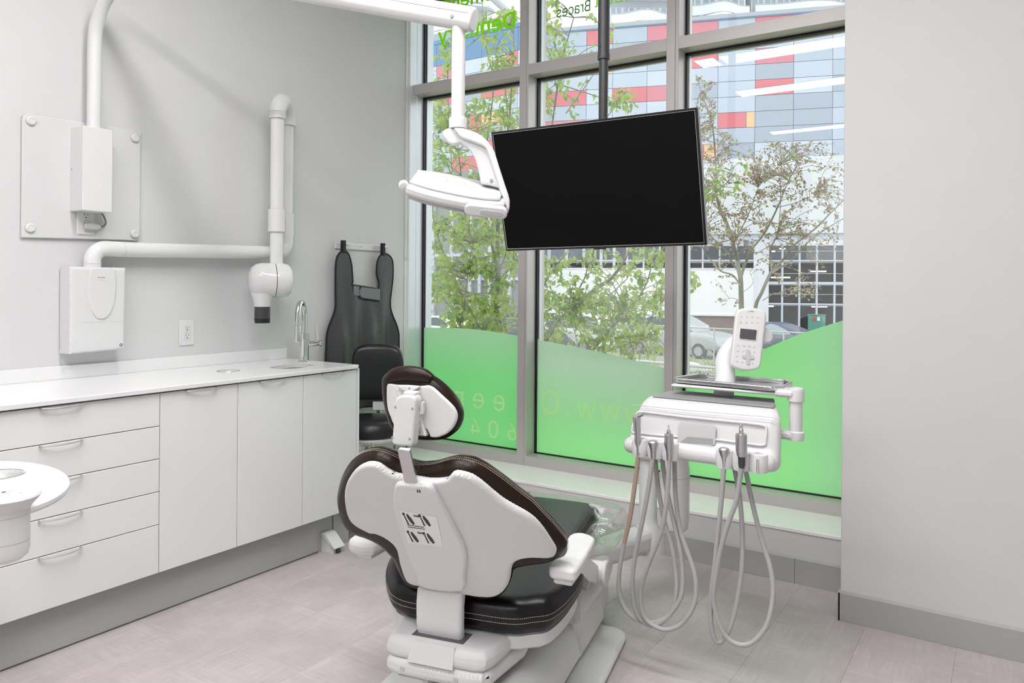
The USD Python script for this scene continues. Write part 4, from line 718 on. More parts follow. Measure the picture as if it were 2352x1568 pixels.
for px, r in ((1468, .03), (1504, .03), (1538, .03), (1663, .03), (1702, .03), (1741, .03)):
    q = on(px, 1030, y=yh - .04); part(hb_, 'holder_cup', lathe([(.012, -.032), (.026, -.028), (.029, -.010), (.029, .010), (.026, .026), (.013, .030), (.011, .026), (.011, -.03)], (q[0], yh - .030, .778), n=24), 'white_plastic')
part(hb_, 'worktop_mat', slab([(2.29, yh + .066), (2.70, yh + .066), (2.69, yh + .12), (2.655, yh + .245), (2.31, yh + .245), (2.29, yh + .20)], .006, .002, .01, None, f=lambda V: V + [0, 0, .937]), 'mat_grey', 'grey non-slip mat')
q = on(1740, 1050, y=yh - .062); part(hb_, 'toggle', tube([(q[0], yh - .058, .795), (q[0], yh - .064, .755)], .0035, 10), 'chrome')
# tray holder at the right
tx = 2.752; ty = yh + .13
part(DU, 'tray_post', lathe([(0, .83), (.024, .83), (.026, .84), (.026, .856), (.020, .86), (.020, .950), (.026, .955), (.026, .990), (.022, .996), (0, .996)], (tx, ty, 0), n=28), 'white_plastic')
part(DU, 'tray_bracket', box(tx - .105, tx, ty - .026, ty + .026, .832, .858, .008), 'white_plastic'); part(DU, 'tray_bracket', box(tx - .06, tx, ty - .030, ty + .05, .966, .990, .008), 'white_plastic')
part(DU, 'tray_support', box(2.33, tx - .03, ty + .0, ty + .20, .966, .976, .004), 'white_satin')
tp = [on(*p, z=1.0)[:2] for p in ((1527, 868), (1549, 857), (1700, 862), (1800, 870), (1815, 880), (1800, 893), (1660, 888), (1537, 876))]
tp = [(2.345, ty + .03), (2.33, ty + .06), (2.36, ty + .195), (2.385, ty + .215), (2.665, ty + .205), (2.69, ty + .17), (2.70, ty + .02), (2.68, ty + .0)]
tray = thing('instrument_tray', 'shallow stainless steel instrument tray above the delivery unit head', 'tray', (2.56, ty + .1, .978))
tpp = Polygon(tp).buffer(.01).buffer(-.0); part(tray, 'tray_base', slab(tpp.buffer(-.008), .003, .001, .02, None, f=lambda V: V + [0, 0, .980]), 'steel')
part(tray, 'tray_rim', slab(tpp.difference(tpp.buffer(-.010)), .016, .004, .008, None, f=lambda V: V + [0, 0, .9885]), 'steel')
# touch pad on its curved neck
part(DU, 'pad_neck', tube([(2.50, -.95, .95), (2.487, -.895, 1.0), (2.475, -.86, 1.055), (2.49, -.835, 1.10), (2.52, -.82, 1.125), (2.56, -.82, 1.13)], [.034, .034, .034, .032, .030, .028], 20, 5), 'white_satin')
kd = 2.62; ko = at(1722, 778, kd); kn = C - ko; kn /= np.linalg.norm(kn); kn = kn + np.array([.25, -.1, .12]); kn /= np.linalg.norm(kn)
ku = np.cross(DZ, kn); ku /= np.linalg.norm(ku); kv = np.cross(kn, ku)
def kpx(px, py, w=0.0): q = on(px, py, o=ko + kn * w, n=kn) - ko; return (q @ ku, q @ kv)
kmap = lambda V: ko + V[:, :1] * ku + V[:, 1:2] * kv + V[:, 2:3] * kn
kp = [kpx(*p) for p in ((1690, 722), (1696, 711), (1710, 707), (1728, 706), (1748, 710), (1758, 716), (1761, 730), (1755, 780), (1748, 836), (1742, 846), (1728, 850), (1708, 851), (1692, 846), (1680, 839), (1679, 826), (1684, 780))]
pad_ = part(DU, 'touch_pad', slab(kp, .030, .008, .006, .03, smooth=2, f=lambda V: kmap(V + [0, 0, -.015])), 'white_satin')
part(pad_, 'lcd_frame', slab([kpx(*p) for p in ((1698.5, 752.5), (1740.5, 756.5), (1737, 783.5), (1696, 778.5))], .003, .001, .01, None, f=lambda V: kmap(V + [0, 0, .0005])), 'white_plastic'); part(pad_, 'lcd_screen', slab([kpx(*p) for p in ((1700.5, 754), (1738.5, 757.5), (1735.5, 781.5), (1698, 777.5))], .004, .001, .01, None, f=lambda V: kmap(V + [0, 0, .0006])), 'lcd', 'dark grey display')
cq = kpx(1718, 820); part(pad_, 'cross_button', slab(Polygon(rrect(-.021, .021, -.0065, .0065, .006)).union(Polygon(rrect(-.0065, .0065, -.026, .026, .006))), .003, .001, .003, None, f=lambda V: kmap(np.c_[V[:, 0] * .97 + .0 * V[:, 1] + cq[0], V[:, 1] + cq[1] - .08 * V[:, 0], V[:, 2] + .0012])), 'mid_plastic')
dots = []
for p in ((1703, 727), (1716, 727), (1728, 727), (1741, 729), (1702, 740), (1714.5, 740), (1727, 740.5), (1740, 741), (1696, 793), (1709, 794), (1721, 795), (1733, 797), (1695, 806), (1708, 807), (1732, 809), (1693.5, 818), (1693, 830), (1705, 831.5), (1729, 835)):
    a = kpx(*p); dots.append(box(a[0] - .0028, a[0] + .0028, a[1] - .0018, a[1] + .0018, .0, .0010))
part(pad_, 'key_marks', (kmap(join(*dots)[0]), join(*dots)[1]), 'mid_plastic', kind='stuff')
a = kpx(1723.5, 715); m = text('a-dec', .0048, lambda V: kmap(np.c_[V[:, 0] + a[0] - .008, V[:, 1] + a[1] - .002, V[:, 2]]), .0008, True); part(pad_, 'maker_mark', m, 'grey_plastic', 'small grey maker lettering')
part(pad_, 'rear_pod', join((kmap(hull([(x + .012, y, z) for x, y, z in box(-.030, .034, -.075, .06, -.055, -.028, .012)[0]])[0]), hull([(x + .012, y, z) for x, y, z in box(-.030, .034, -.075, .06, -.055, -.028, .012)[0]])[1])), 'white_satin')
qk = kpx(1765, 772, -.03); part(pad_, 'side_knob', lathe([(0, -.012), (.022, -.012), (.0245, -.006), (.0245, .008), (.02, .012), (0, .012)], kmap(np.array([[qk[0] - .010, qk[1], -.035]]))[0], kn + ku * .2, 24), 'white_plastic')

# handpieces, each with its own hose, hanging from the head
def crop4(L, y0, y1):
    L = [(1380 + a / 2.24, 800 + b / 2.24) for a, b in L]; n = len(L); return [on(px, py, y=y0 + (y1 - y0) * k / (n - 1)) for k, (px, py) in enumerate(L)]
HOSE = [
 ([(195, 530), (175, 700), (150, 870), (120, 1000), (95, 1150), (95, 1250), (120, 1330), (170, 1385), (230, 1408), (290, 1405), (340, 1380), (375, 1320), (390, 1230), (385, 1150), (365, 1020), (330, 900), (300, 750), (285, 620), (278, 548)], -.050, 'syringe', 'grey handled air-water syringe in the leftmost holder of the delivery unit'),
 ([(270, 545), (245, 720), (215, 880), (185, 1020), (165, 1150), (165, 1270), (185, 1360), (225, 1410), (270, 1425), (320, 1402), (370, 1350), (410, 1280), (422, 1180), (410, 1050), (385, 930), (350, 780), (325, 640), (315, 545)], -.058, 'handpiece_hose', 'short metal hose connector in the second holder from the left'),
 ([(352, 550), (345, 700), (325, 880), (290, 1000), (245, 1110), (210, 1220), (205, 1310), (230, 1390), (290, 1435), (350, 1445), (410, 1420), (465, 1350), (490, 1260), (480, 1150), (440, 1030), (405, 920), (385, 760), (380, 640), (378, 550)], -.068, 'handpiece_hose', 'metal hose connector with a thin pointed tip in the third holder'),
 ([(635, 585), (620, 780), (605, 930), (590, 1080), (570, 1250), (565, 1380), (580, 1480), (605, 1512), (635, 1490), (670, 1420), (700, 1300), (725, 1130), (728, 960), (718, 800), (700, 680), (683, 590)], -.050, 'handpiece_hose', 'short metal hose connector in the holder right of the niche'),
 ([(725, 600), (715, 680), (695, 790), (655, 900), (620, 1020), (595, 1150), (580, 1260), (590, 1350), (625, 1450), (670, 1505), (730, 1525), (790, 1505), (850, 1430), (880, 1320), (885, 1220), (870, 1120), (840, 1020), (805, 900), (770, 750), (740, 595)], -.066, 'electric_motor', 'thick metal electric motor handpiece with black sleeve at the right')]
for i, (L, dy, nm, lab) in enumerate(HOSE):
    P = crop4(L, yh + dy, yh + .07); P = np.array(P); tpt = P[0]
    t = thing(nm, lab, ('syringe', 'handpiece', 'handpiece', 'handpiece', 'handpiece')[i], tpt, 'instruments in the delivery unit holders')
    if i == 0:
        part(t, 'hose', tube(np.vstack([P[0] + (P[0] - P[1]) * .1, P[:4]]), .0078, 12, 5), 'hose_tan', 'tan upper length of hose'); part(t, 'hose', tube(P[3:], .0078, 12, 5), 'hose_grey')
    else: part(t, 'hose', tube(np.vstack([P[0] + (P[0] - P[1]) * .1, P]), .0078, 12, 5), 'hose_grey')
    dirn = np.array([0, -.08, 1.0]); dirn /= np.linalg.norm(dirn)
    if i == 0:
        dirn = np.array([-.06, -.02, 1.]); dirn /= np.linalg.norm(dirn); s0 = tpt
        part(t, 'handle', lathe([(0, -.012), (.009, -.01), (.0095, .02), (.013, .035), (.0105, .055), (.0125, .09), (.0135, .110), (.012, .116), (0, .117)], s0, dirn, 20), 'brushed_bar')
        e = s0 + dirn * .113; part(t, 'nozzle', tube([e + [-.012, 0, .0], e + [.004, -.004, .006], e + [.018, -.008, .010], e + [.026, -.010, .013]], [.006, .0055, .0055, .0045], 12, 4), 'chrome')
    elif i in (1, 3): part(t, 'connector', lathe([(0, -.014), (.0085, -.014), (.0095, .0), (.010, .014), (.013, .026), (.0165, .034), (.0165, .042), (.012, .046), (0, .046)], tpt, dirn, 20), 'brushed_bar')
    elif i == 2:
        part(t, 'connector', lathe([(0, -.014), (.0085, -.014), (.0095, .0), (.010, .014), (.0135, .028), (.0165, .038), (.0145, .052), (.0145, .066), (.013, .07), (0, .07)], tpt, dirn, 20), 'brushed_bar')
        part(t, 'tip', lathe([(0, .068), (.0075, .068), (.0070, .080), (.004, .082), (.0042, .088), (.0022, .090), (.0014, .099), (0, .1)], tpt, dirn, 16), 'chrome')
    else:
        part(t, 'sleeve', lathe([(0, -.008), (.0085, -.008), (.0105, .004), (.0105, .020), (.012, .030), (0, .03)], tpt, dirn, 20), 'dark_plastic', 'black rubber sleeve')
        part(t, 'motor', lathe([(0, .028), (.0135, .028), (.0175, .046), (.0175, .090), (.016, .097), (.010, .099), (0, .099)], tpt, dirn, 24), 'brushed_bar'); part(t, 'coupling', lathe([(0, .098), (.0075, .098), (.0075, .112), (.0055, .114), (.0058, .124), (.004, .127), (0, .127)], tpt, dirn, 18), 'chrome')

# ------------------------------------------------------------------ television on a ceiling pole
ya_, ti = math.radians(3.6077), math.radians(14.037); rl_ = math.radians(.542); tc = np.array([1.79357, -.57574, 1.75499])
rx0 = np.array([math.cos(ya_), math.sin(ya_), 0]); n0 = np.array([math.sin(ya_), -math.cos(ya_), 0]); u0 = DZ * math.cos(ti) + n0 * math.sin(ti)
TX = rx0 * math.cos(rl_) + u0 * math.sin(rl_); TU = u0 * math.cos(rl_) - rx0 * math.sin(rl_); TN = np.cross(TX, TU)
tvm = lambda V: tc + V[:, :1] * TX + V[:, 1:2] * TU + V[:, 2:3] * TN
tb = lambda *a: (tvm(box(*a)[0]), box(*a)[1])
TV = thing('television', 'black flat television on a dark pole hanging before the window', 'television', tc)
W2, H2 = .4815, .2785
part(TV, 'case', tb(-W2, W2, -H2, H2, -.032, .0, .003), 'black_gloss'); part(TV, 'screen', tb(-W2 + .012, W2 - .012, -H2 + .012, H2 - .010, -.004, .0012), 'screen_black', smooth=False)
part(TV, 'inner_bevel', join(tb(-W2 + .0095, W2 - .0095, -H2 + .0095, -H2 + .0120, -.002, .0022), tb(-W2 + .0095, W2 - .0095, H2 - .0105, H2 - .0087, -.002, .0022), tb(-W2 + .0095, -W2 + .0115, -H2 + .0095, H2 - .009, -.002, .0022), tb(W2 - .0115, W2 - .0097, -H2 + .0095, H2 - .009, -.002, .0022)), 'steel', 'thin bright line round the screen')
part(TV, 'sensor_bump', tb(-.03, .03, -H2 - .006, -H2 + .002, -.02, -.004, .002), 'black_gloss')
part(TV, 'mount_plate', join(tb(-.14, .14, -.12, .14, -.055, -.030, .004), tb(-.03, .03, -.06, .20, -.075, -.05, .004)), 'dark_plastic')
pxc, pyc = 1.803, -.50
part(TV, 'lower_pole', lathe([(0, 1.80), (.0205, 1.80), (.0205, 2.34), (0, 2.34)], (pxc, pyc, 0), n=28), 'dark_plastic'); part(TV, 'upper_pole', lathe([(.0205, 2.322), (.027, 2.322), (.0275, 2.328), (.0275, 2.345), (.0258, 2.35), (.0258, H - .015), (0, H - .015)], (pxc, pyc, 0), n=28), 'dark_plastic')
part(TV, 'pole_screw', disc((pxc - .005, pyc - .0245, 2.375), .003, .003, (-.2, -1, 0), 10), 'black_gloss'); part(TV, 'ceiling_flange', lathe([(0, H - .02), (.07, H - .02), (.075, H - .012), (.075, H - .001), (0, H - .001)], (pxc, pyc, 0), n=28), 'dark_plastic')

# ------------------------------------------------------------------ operator stool between cabinet and window
SC = np.array([.375, -.475, 0]); so = thing('operator_stool', 'black padded stool with backrest between the cabinets and the window', 'stool', SC)
part(so, 'seat', slab(ell(0, 0, .195, .185), .085, .04, .02, .03, puff=.012, pd=.12, f=lambda V: SC + V + [0, 0, .535]), 'stool_vinyl', 'round black seat cushion'); part(so, 'seat_pan', slab(ell(0, 0, .172, .165), .035, .015, .02, .05, f=lambda V: SC + V + [0, 0, .484]), 'white_plastic')
part(so, 'gas_lift', lathe([(0, .10), (.026, .10), (.026, .33), (.024, .332), (.024, .36), (.030, .362), (.030, .465), (0, .465)], SC), 'steel'); part(so, 'height_lever', tube([SC + [.02, -.02, .455], SC + [.06, -.10, .452], SC + [.05, -.19, .440]], .006, 10, 4), 'white_plastic')
bdv = np.array([-.55, .835, 0]); bdv /= np.linalg.norm(bdv); bxv = np.array([bdv[1], -bdv[0], 0]); bc_ = SC + bdv * .20
part(so, 'back_stem', join(tube([SC + bdv * .10 + [0, 0, .475], SC + bdv * .22 + [0, 0, .475], SC + bdv * .275 + [0, 0, .53], SC + bdv * .262 + [0, 0, .75]], .016, 12, 5)), 'steel')
part(so, 'backrest', slab([(-.150, .66), (-.155, .80), (-.140, .92), (-.10, .962), (0, .970), (.10, .962), (.140, .92), (.155, .80), (.150, .66), (.11, .642), (-.11, .642)], .060, .028, .012, .03, smooth=3, puff=.006, f=lambda V: bc_ + V[:, :1] * bxv + np.c_[np.zeros(len(V)), np.zeros(len(V)), V[:, 1]] + (V[:, 2:3] + .04 - 1.1 * V[:, :1] ** 2) * bdv), 'stool_vinyl', 'rounded black back cushion')
part(so, 'back_bracket', (lambda m: (bc_ + m[0][:, :1] * bxv + np.c_[np.zeros(len(m[0])), np.zeros(len(m[0])), m[0][:, 1]] + m[0][:, 2:3] * bdv, m[1]))(box(-.03, .16, .585, .64, .03, .05, .004)), 'white_plastic')
for k in range(5):
    a_ = k * 2 * math.pi / 5 + .3; d_ = np.array([math.cos(a_), math.sin(a_), 0]); e_ = SC + d_ * .225
    part(so, 'base_leg', tube([SC + [0, 0, .115], SC + d_ * .10 + [0, 0, .105], e_ + [0, 0, .080]], [.026, .022, .014], 12, 4), 'steel'); part(so, 'caster', join(lathe([(0, -.011), (.024, -.011), (.026, -.007), (.026, .007), (.024, .011), (0, .011)], e_ + [0, 0, .027], np.cross(d_, DZ), 20), tube([e_ + [0, 0, .03], e_ + [0, 0, .08]], .006, 8)), 'dark_plastic')

# ------------------------------------------------------------------ cuspidor at the left edge
CU = thing('cuspidor', 'white oval cuspidor table with round bowl and control pod at the left edge', 'cuspidor', (1.0, -2.75, 0))
cc = np.array([1.205, -2.725]); th = math.radians(-12); e1 = np.array([math.cos(th), math.sin(th)]); e2 = np.array([-e1[1], e1[0]])
t_ = np.linspace(0, 2 * math.pi, 72, endpoint=False); rim = cc + np.outer(.315 * np.cos(t_), e1) + np.outer(.215 * np.sin(t_), e2)
hc_ = on(-8, 1090, z=.818)[:2]; hole = Point(*hc_).buffer(.058)
part(CU, 'table_top', slab(Polygon(rim).difference(hole), .020, .006, .012, .05, f=lambda V: V + [0, 0, .808]), 'white_gloss')
part(CU, 'bowl', lathe([(.060, .819), (.064, .8215), (.062, .8175), (.0585, .816), (.056, .788), (.045, .753), (.02, .740), (0, .738)], (hc_[0], hc_[1], 0), n=36), 'plate_grey')
part(CU, 'bowl_drain', disc((hc_[0], hc_[1], .7385), .040, .003, (0, 0, 1)), 'grey_plastic')
part(CU, 'pedestal', lathe([(0, 0), (.16, 0), (.16, .02), (.13, .03), (.12, .40), (.13, .70), (.16, .80), (0, .80)], (cc[0] - .10, cc[1] - .03, 0), n=36), 'white_satin')
pp = at(8, 1195, 1.62)
pr_ = [(0, -.085), (.034, -.084), (.046, -.074), (.049, -.060), (.049, .022), (.052, .030), (.066, .046), (.070, .052), (.068, .056), (.060, .059), (0, .060)]
part(CU, 'control_pod', lathe(pr_, pp, n=40), 'white_satin')
part(CU + '/control_pod', 'groove', lathe([(.0488, .013), (.0494, .013), (.0494, .0142), (.0488, .0142)], pp, n=40), 'mid_plastic'); part(CU + '/control_pod', 'groove', lathe([(.0488, -.042), (.0494, -.042), (.0494, -.0408), (.0488, -.0408)], pp, n=40), 'mid_plastic')
part(CU + '/control_pod', 'key_symbol', join(box(pp[0] - .02, pp[0] + .02, pp[1] - .004, pp[1] + .004, pp[2] + .0595, pp[2] + .0606, .0005), box(pp[0] - .004, pp[0] + .004, pp[1] - .02, pp[1] + .02, pp[2] + .0595, pp[2] + .0606, .0005), disc((pp[0] + .032, pp[1] + .02, pp[2] + .0595), .003, .001, (0, 0, 1), 10)), 'mid_plastic', kind='stuff')
part(CU, 'pod_arm', tube([pp + [0, 0, -.03], pp + [-.15, -.04, -.04], np.array([cc[0] - .10, cc[1] - .05, pp[2] - .06])], .026, 14, 4), 'white_satin')

# ------------------------------------------------------------------ outside: street, fence, cars
ZST, ZGR = -1.735, -1.46
FR = np.array([.981, -.194, 0]); FN = np.array([.194, .981, 0])           # along the street (to the right) and across it
def fm_(V, o): return o + V[:, :1] * FR + V[:, 1:2] * FN + V[:, 2:3] * DZ
og = at(1500, 656, 28) * [1, 1, 0]
def fbox(x0, x1, y0, y1, z0, z1, b=0.0): m = box(x0, x1, y0, y1, z0, z1, b); return fm_(m[0], og), m[1]
solo('street', fbox(-160, 160, 2.6, 90, ZST - .3, ZST), 'asphalt', 'grey asphalt street beyond the fence', 'street', kind='structure')
solo('verge', join(fbox(-160, 160, -26, 2.4, ZST - .3, ZGR)), 'grass', 'grassy verge between the window and the street', 'grass', kind='structure')
solo('kerb', fbox(-160, 160, 2.4, 2.62, ZST - .3, ZST + .14), 'concrete', 'pale concrete kerb along the street', 'kerb', kind='structure')
gt = []
for k in range(900):
    x, y = rng.uniform(-9, 14), rng.uniform(-7, 2.2); h = rng.uniform(.10, .28); a = rng.uniform(0, 6.28); w = .02
    for j in range(3):
        aa = a + j * 2.1; d = np.array([math.cos(aa), math.sin(aa)]) * h * .5; p = np.array([[x - w, y, ZGR], [x + w, y, ZGR], [x + d[0] * .5, y + d[1] * .5 + w, ZGR + h * .6], [x + d[0], y + d[1], ZGR + h]]); gt.append((fm_(p, og), np.array([(0, 1, 2), (0, 2, 3)])))
tag(stage.GetPrimAtPath(solo('grass_tufts', join(*gt), 'leaf_lime', 'loose tufts of fresh grass on the verge', 'grass', kind='stuff', smooth=False)))
for px, py, r, lab in ((1586, 842, .26, 'larger white boulder on the verge behind the near fence'), (1621, 845, .15, 'smaller white boulder on the verge behind the near fence')):
    q = on(px, py + 3, z=ZGR + .15); m = trimesh.creation.icosphere(2, 1.0); v = np.array(m.vertices); v *= (r * (1 + .35 * (meshkit.fbm(v * 1.7 + px, 3) - .5)))[:, None] * [1.6, 1, .8]; solo('boulder', (v + q, np.array(m.faces)), 'rock', lab, 'rock')
def chain_link(name, label, x0, x1, y, z0, z1, step, r, posts):
    t = thing(name, label, 'fence', fm_(np.array([[(x0 + x1) / 2, y, z0]]), og)[0]); H_ = z1 - z0; ws = []
    for s in (1, -1):
        for x in np.arange(x0 - H_, x1 + H_, step):
            a, b = np.array([x, y, z0]), np.array([x + s * H_, y, z1])
            lo, hi = (x0 - a[0]) / (b[0] - a[0]), (x1 - a[0]) / (b[0] - a[0]); lo, hi = sorted((lo, hi)); lo, hi = max(0, lo), min(1, hi)
            if hi - lo < .01: continue
            p, q = a + (b - a) * lo, a + (b - a) * hi; u = np.array([r, 0, 0]); w = np.array([0, r, 0])
            V = np.array([p + u, p + w, p - u, q + u, q + w, q - u]); ws.append((fm_(V, og), np.array([(0, 1, 4), (0, 4, 3), (1, 2, 5), (1, 5, 4), (2, 0, 3), (2, 3, 5)])))
    part(t, 'wire_mesh', join(*ws), 'wire', None, False, 'stuff')
    part(t, 'top_rail', tube(fm_(np.array([[x0, y, z1], [x1, y, z1]]), og), .024, 8), 'wire')
    for x in posts: part(t, 'post', tube(fm_(np.array([[x, y, z0 - .1], [x, y, z1 + .03]]), og), .03, 8), 'wire')
zt_ = on(1600, 752, o=og, n=FN)[2]; a0 = [(on(p, 760, o=og, n=FN) - og) @ FR for p in (1240, 1489, 1640, 1800, 1960)]
chain_link('fence', 'far wire mesh fence with thin posts along the street', a0[0] - 2, a0[4] + 2, 0, ZGR, zt_, .085, .006, [a0[0], a0[1], a0[2], a0[3], a0[4]])
dn = 11.5; on_ = at(1580, 656, dn) * [1, 1, 0]; yn = (on_ - og) @ FN; xn = (on_ - og) @ FR
chain_link('fence', 'near wire mesh fence just above the edge of the green film', xn - 4.5, xn + 3.5, yn, -1.2, at(1600, 839, dn)[2], .062, .0045, [xn - 4.2, xn - 1.6, xn + 1.0, xn + 3.3])

def car(name, label, px, D, body, paint, glass, flip, H_=1.0, lamps=True, group=None):
    """A parked car: side profile pulled across, with a narrower cabin, windows, wheels and lamps. px marks its middle."""
    c = at(px, 656, D) * [1, 1, 0] + [0, 0, ZST]; sx = -1 if flip else 1; t = thing(name, label, 'car', c, group)
    f = lambda V: c + V[:, :1] * sx * FR + V[:, 2:3] * FN + V[:, 1:2] * DZ
    def s_(P, T, Re, w=0, m=paint, nm='body', lab=None):
        v, fc = slab(P, T, Re, .06, .25, smooth=2, rings=3); v = v + [0, 0, w]; k = 1 - .16 * np.clip(v[:, 1] - .95, 0, 1); v[:, 2] *= k; return part(t, nm, (f(v), fc[:, ::-1] if sx < 0 else fc), m, lab)
    low, cab, win = body
    s_(low, 1.80, .12); s_(cab, 1.60, .14, nm='cabin'); 
    for side in (-1, 1):
        for w in win: s_(w, .06, .02, side * .815, glass, 'side_window')
    x0, x1 = min(p[0] for p in low), max(p[0] for p in low); wx = (x0 + .85, x1 - .88)
    for side in (-1, 1):
        for x in wx:
            q = f(np.array([[x, .33, side * .82]]))[0]; w = part(t, 'wheel', lathe([(0, -.11), (.30, -.11), (.335, -.08), (.335, .08), (.30, .11), (0, .11)], q, FN, 24), 'tyre'); part(w, 'rim', lathe([(0, -.115), (.20, -.115), (.21, -.10), (.21, .10), (.20, .115), (0, .115)], q, FN, 20), 'car_silver')
    for side in (-1, 1):
        for x, m, nm in ((x0 + .03, 'red_lamp', 'tail_lamp'), (x1 - .06, 'car_white', 'head_lamp')):
            b = box(x - .08, x + .08, .66, .80, side * .70 - .16, side * .70 + .16, .03); part(t, nm, (f(b[0]), b[1]), m)
    b = box(x1 - .06, x1 + .03, .5, .64, -.5, .5, .02); part(t, 'grille', (f(b[0]), b[1]), 'car_dark')
SED = ([(-2.3, .35), (-2.35, .75), (-2.1, .98), (1.0, .98), (2.1, .85), (2.35, .62), (2.3, .30), (-2.2, .28)], [(-1.95, .93), (-1.2, 1.38), (-.4, 1.46), (.35, 1.40), (1.25, .93)], [[(-1.62, .98), (-1.05, 1.34), (-.30, 1.385), (-.28, .98)], [(-.20, .98), (-.20, 1.385), (.30, 1.345), (.95, .98)]])
SUV = ([(-2.35, .42), (-2.42, .95), (-2.35, 1.12), (.9, 1.14), (2.15, 1.04), (2.42, .80), (2.38, .38), (-2.3, .36)], [(-2.38, 1.08), (-2.15, 1.72), (-1.6, 1.80), (.0, 1.78), (.55, 1.66), (1.2, 1.10)], [[(-2.15, 1.16), (-2.0, 1.62), (-1.30, 1.68), (-1.28, 1.16)], [(-1.20, 1.16), (-1.20, 1.68), (-.25, 1.68), (-.25, 1.16)], [(-.17, 1.16), (-.17, 1.67), (.35, 1.60), (.95, 1.16)]])
car('car', 'dark blue sedan on the street behind the touch pad', 1790, 35.0, SED, 'car_blue', 'car_glass_light', False)
car('car', 'silver grey sport utility vehicle on the street in the middle of the window', 1560, 34.0, SUV, 'car_silver', 'car_glass', False)
car('car', 'white sport utility vehicle on the street left of the middle mullion', 1310, 36.0, SUV, 'car_white', 'car_glass', True)
car('car', 'white sedan half hidden by leaves in the left pane', 1010, 40.0, SED, 'car_white', 'car_glass', True)
car('car', 'dark car behind the leaves at the right edge of the left pane', 1185, 34.5, SUV, 'car_dark', 'car_glass', False)
ub = on(1876, 724, o=at(1876, 656, 41), n=-FN); ub0 = ub * [1, 1, 0] + [0, 0, ZST]
ut = thing('utility_cabinet', 'green utility cabinet with small signs at the foot of the garage', 'utility cabinet', ub0)
for nm, b, m in (('cabinet_body', (-.36, .36, -.3, .3, 0, ub[2] - ZST, .02), 'box_green'), ('red_sign', (-.08, .06, -.32, -.30, ub[2] - ZST - .30, ub[2] - ZST - .1), 'red_lamp'), ('white_sign', (.16, .30, -.32, -.30, ub[2] - ZST - .28, ub[2] - ZST - .06), 'car_white'), ('lid', (-.39, .39, -.33, .33, ub[2] - ZST, ub[2] - ZST + .05, .01), 'box_green')):
    k = box(*b); part(ut, nm, (fm_(k[0], ub0), k[1]), m)

# ------------------------------------------------------------------ building across the street: panelled facade over a parking garage
DC = 45.0; cO = at(1735, 200, DC); UC = np.array([.947, .321, 0]); NC = np.array([.321, -.947, 0])
def con(px, py): q = on(px, py, o=cO, n=NC) - cO; return (q @ UC, q[2])
def cb(a0, a1, z0, z1, w0, w1, b=0.0):
    m = box(a0, a1, z0, z1, w0, w1, b); return cO + m[0][:, :1] * UC + m[0][:, 1:2] * DZ + m[0][:, 2:3] * NC, m[1][:, ::-1]
BC = thing('panelled_building', 'long building of grey, red and orange panels over a white garage front', 'building', cO * [1, 1, 0] + [0, 0, ZST])
rowz = [con(1735, 40.5 + 35.9 * k)[1] for k in range(10)]
cols = [1165, 1249, 1347, 1407, 1486, 1567, 1649, 1734.5, 1822.7, 1912.5, 2005, 2102, 2204]; ca = [con(p, 200)[0] for p in cols]
part(BC, 'backing_wall', cb(ca[0], ca[-1], rowz[-1], rowz[0], -.6, -.03), 'panel_joint')
OV = {(0, 2): 'R', (0, 4): 'S', (0, 5): 'S', (0, 7): 'R', (2, 2): ('R', .80, 'O'), (2, 5): 'R', (2, 7): 'S', (4, 1): 'R', (4, 3): 'R', (4, 4): 'S', (4, 7): 'R', (6, 6): ('R', .765, 'O'), (8, 5): ('S', .62, 'O'), (1, 10): 'R', (5, 10): 'S', (3, 11): 'R', (7, 9): 'a', (6, 1): 'S', (8, 2): 'R', (1, 3): 'c'}
DARK = {(3, 7), (5, 7), (5, 8), (6, 7), (6, 8), (4, 5), (8, 6), (4, 9), (7, 8), (7, 7), (2, 10)}
for r in range(9):
    for c in range(len(cols) - 1):
        k = OV.get((r, c)) or ('c' if (r, c) in DARK else 'abd'[rng.integers(3)])
        seg = [(ca[c], ca[c + 1], k)] if isinstance(k, str) else [(ca[c], ca[c] + (ca[c + 1] - ca[c]) * k[1], k[0]), (ca[c] + (ca[c + 1] - ca[c]) * k[1], ca[c + 1], k[2])]
        for x0, x1, kk in seg: part(BC, 'panel', cb(x0 + .012, x1 - .012, rowz[r + 1] + .014, rowz[r] - .014, -.03, .02 + .008 * rng.random()), 'panel_' + kk, smooth=False)
part(BC, 'coping', cb(ca[0], ca[-1], rowz[0], con(1735, 28)[1], -.8, .08), 'coping'); part(BC, 'coping_line', cb(ca[0], ca[-1], rowz[0] + .02, rowz[0] + .09, .08, .10), 'roof_blue')
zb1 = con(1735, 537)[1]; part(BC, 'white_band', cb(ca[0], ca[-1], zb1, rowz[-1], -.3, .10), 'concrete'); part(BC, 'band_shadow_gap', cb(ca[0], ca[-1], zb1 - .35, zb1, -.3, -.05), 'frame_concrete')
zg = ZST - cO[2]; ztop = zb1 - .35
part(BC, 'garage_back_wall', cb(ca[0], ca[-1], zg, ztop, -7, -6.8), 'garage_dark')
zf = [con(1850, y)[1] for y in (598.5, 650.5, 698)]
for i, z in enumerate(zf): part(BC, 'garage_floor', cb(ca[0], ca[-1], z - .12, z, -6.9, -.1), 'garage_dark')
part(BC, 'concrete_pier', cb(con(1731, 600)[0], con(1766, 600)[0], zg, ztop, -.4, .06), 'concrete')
for px in (1797.5, 1837, 1877, 1918, 1960, 2003, 2047, 2092, 2138): part(BC, 'garage_column', cb(con(px - 2.2, 600)[0], con(px + 2.2, 600)[0], zg, ztop, -.25, -.05), 'frame_concrete')
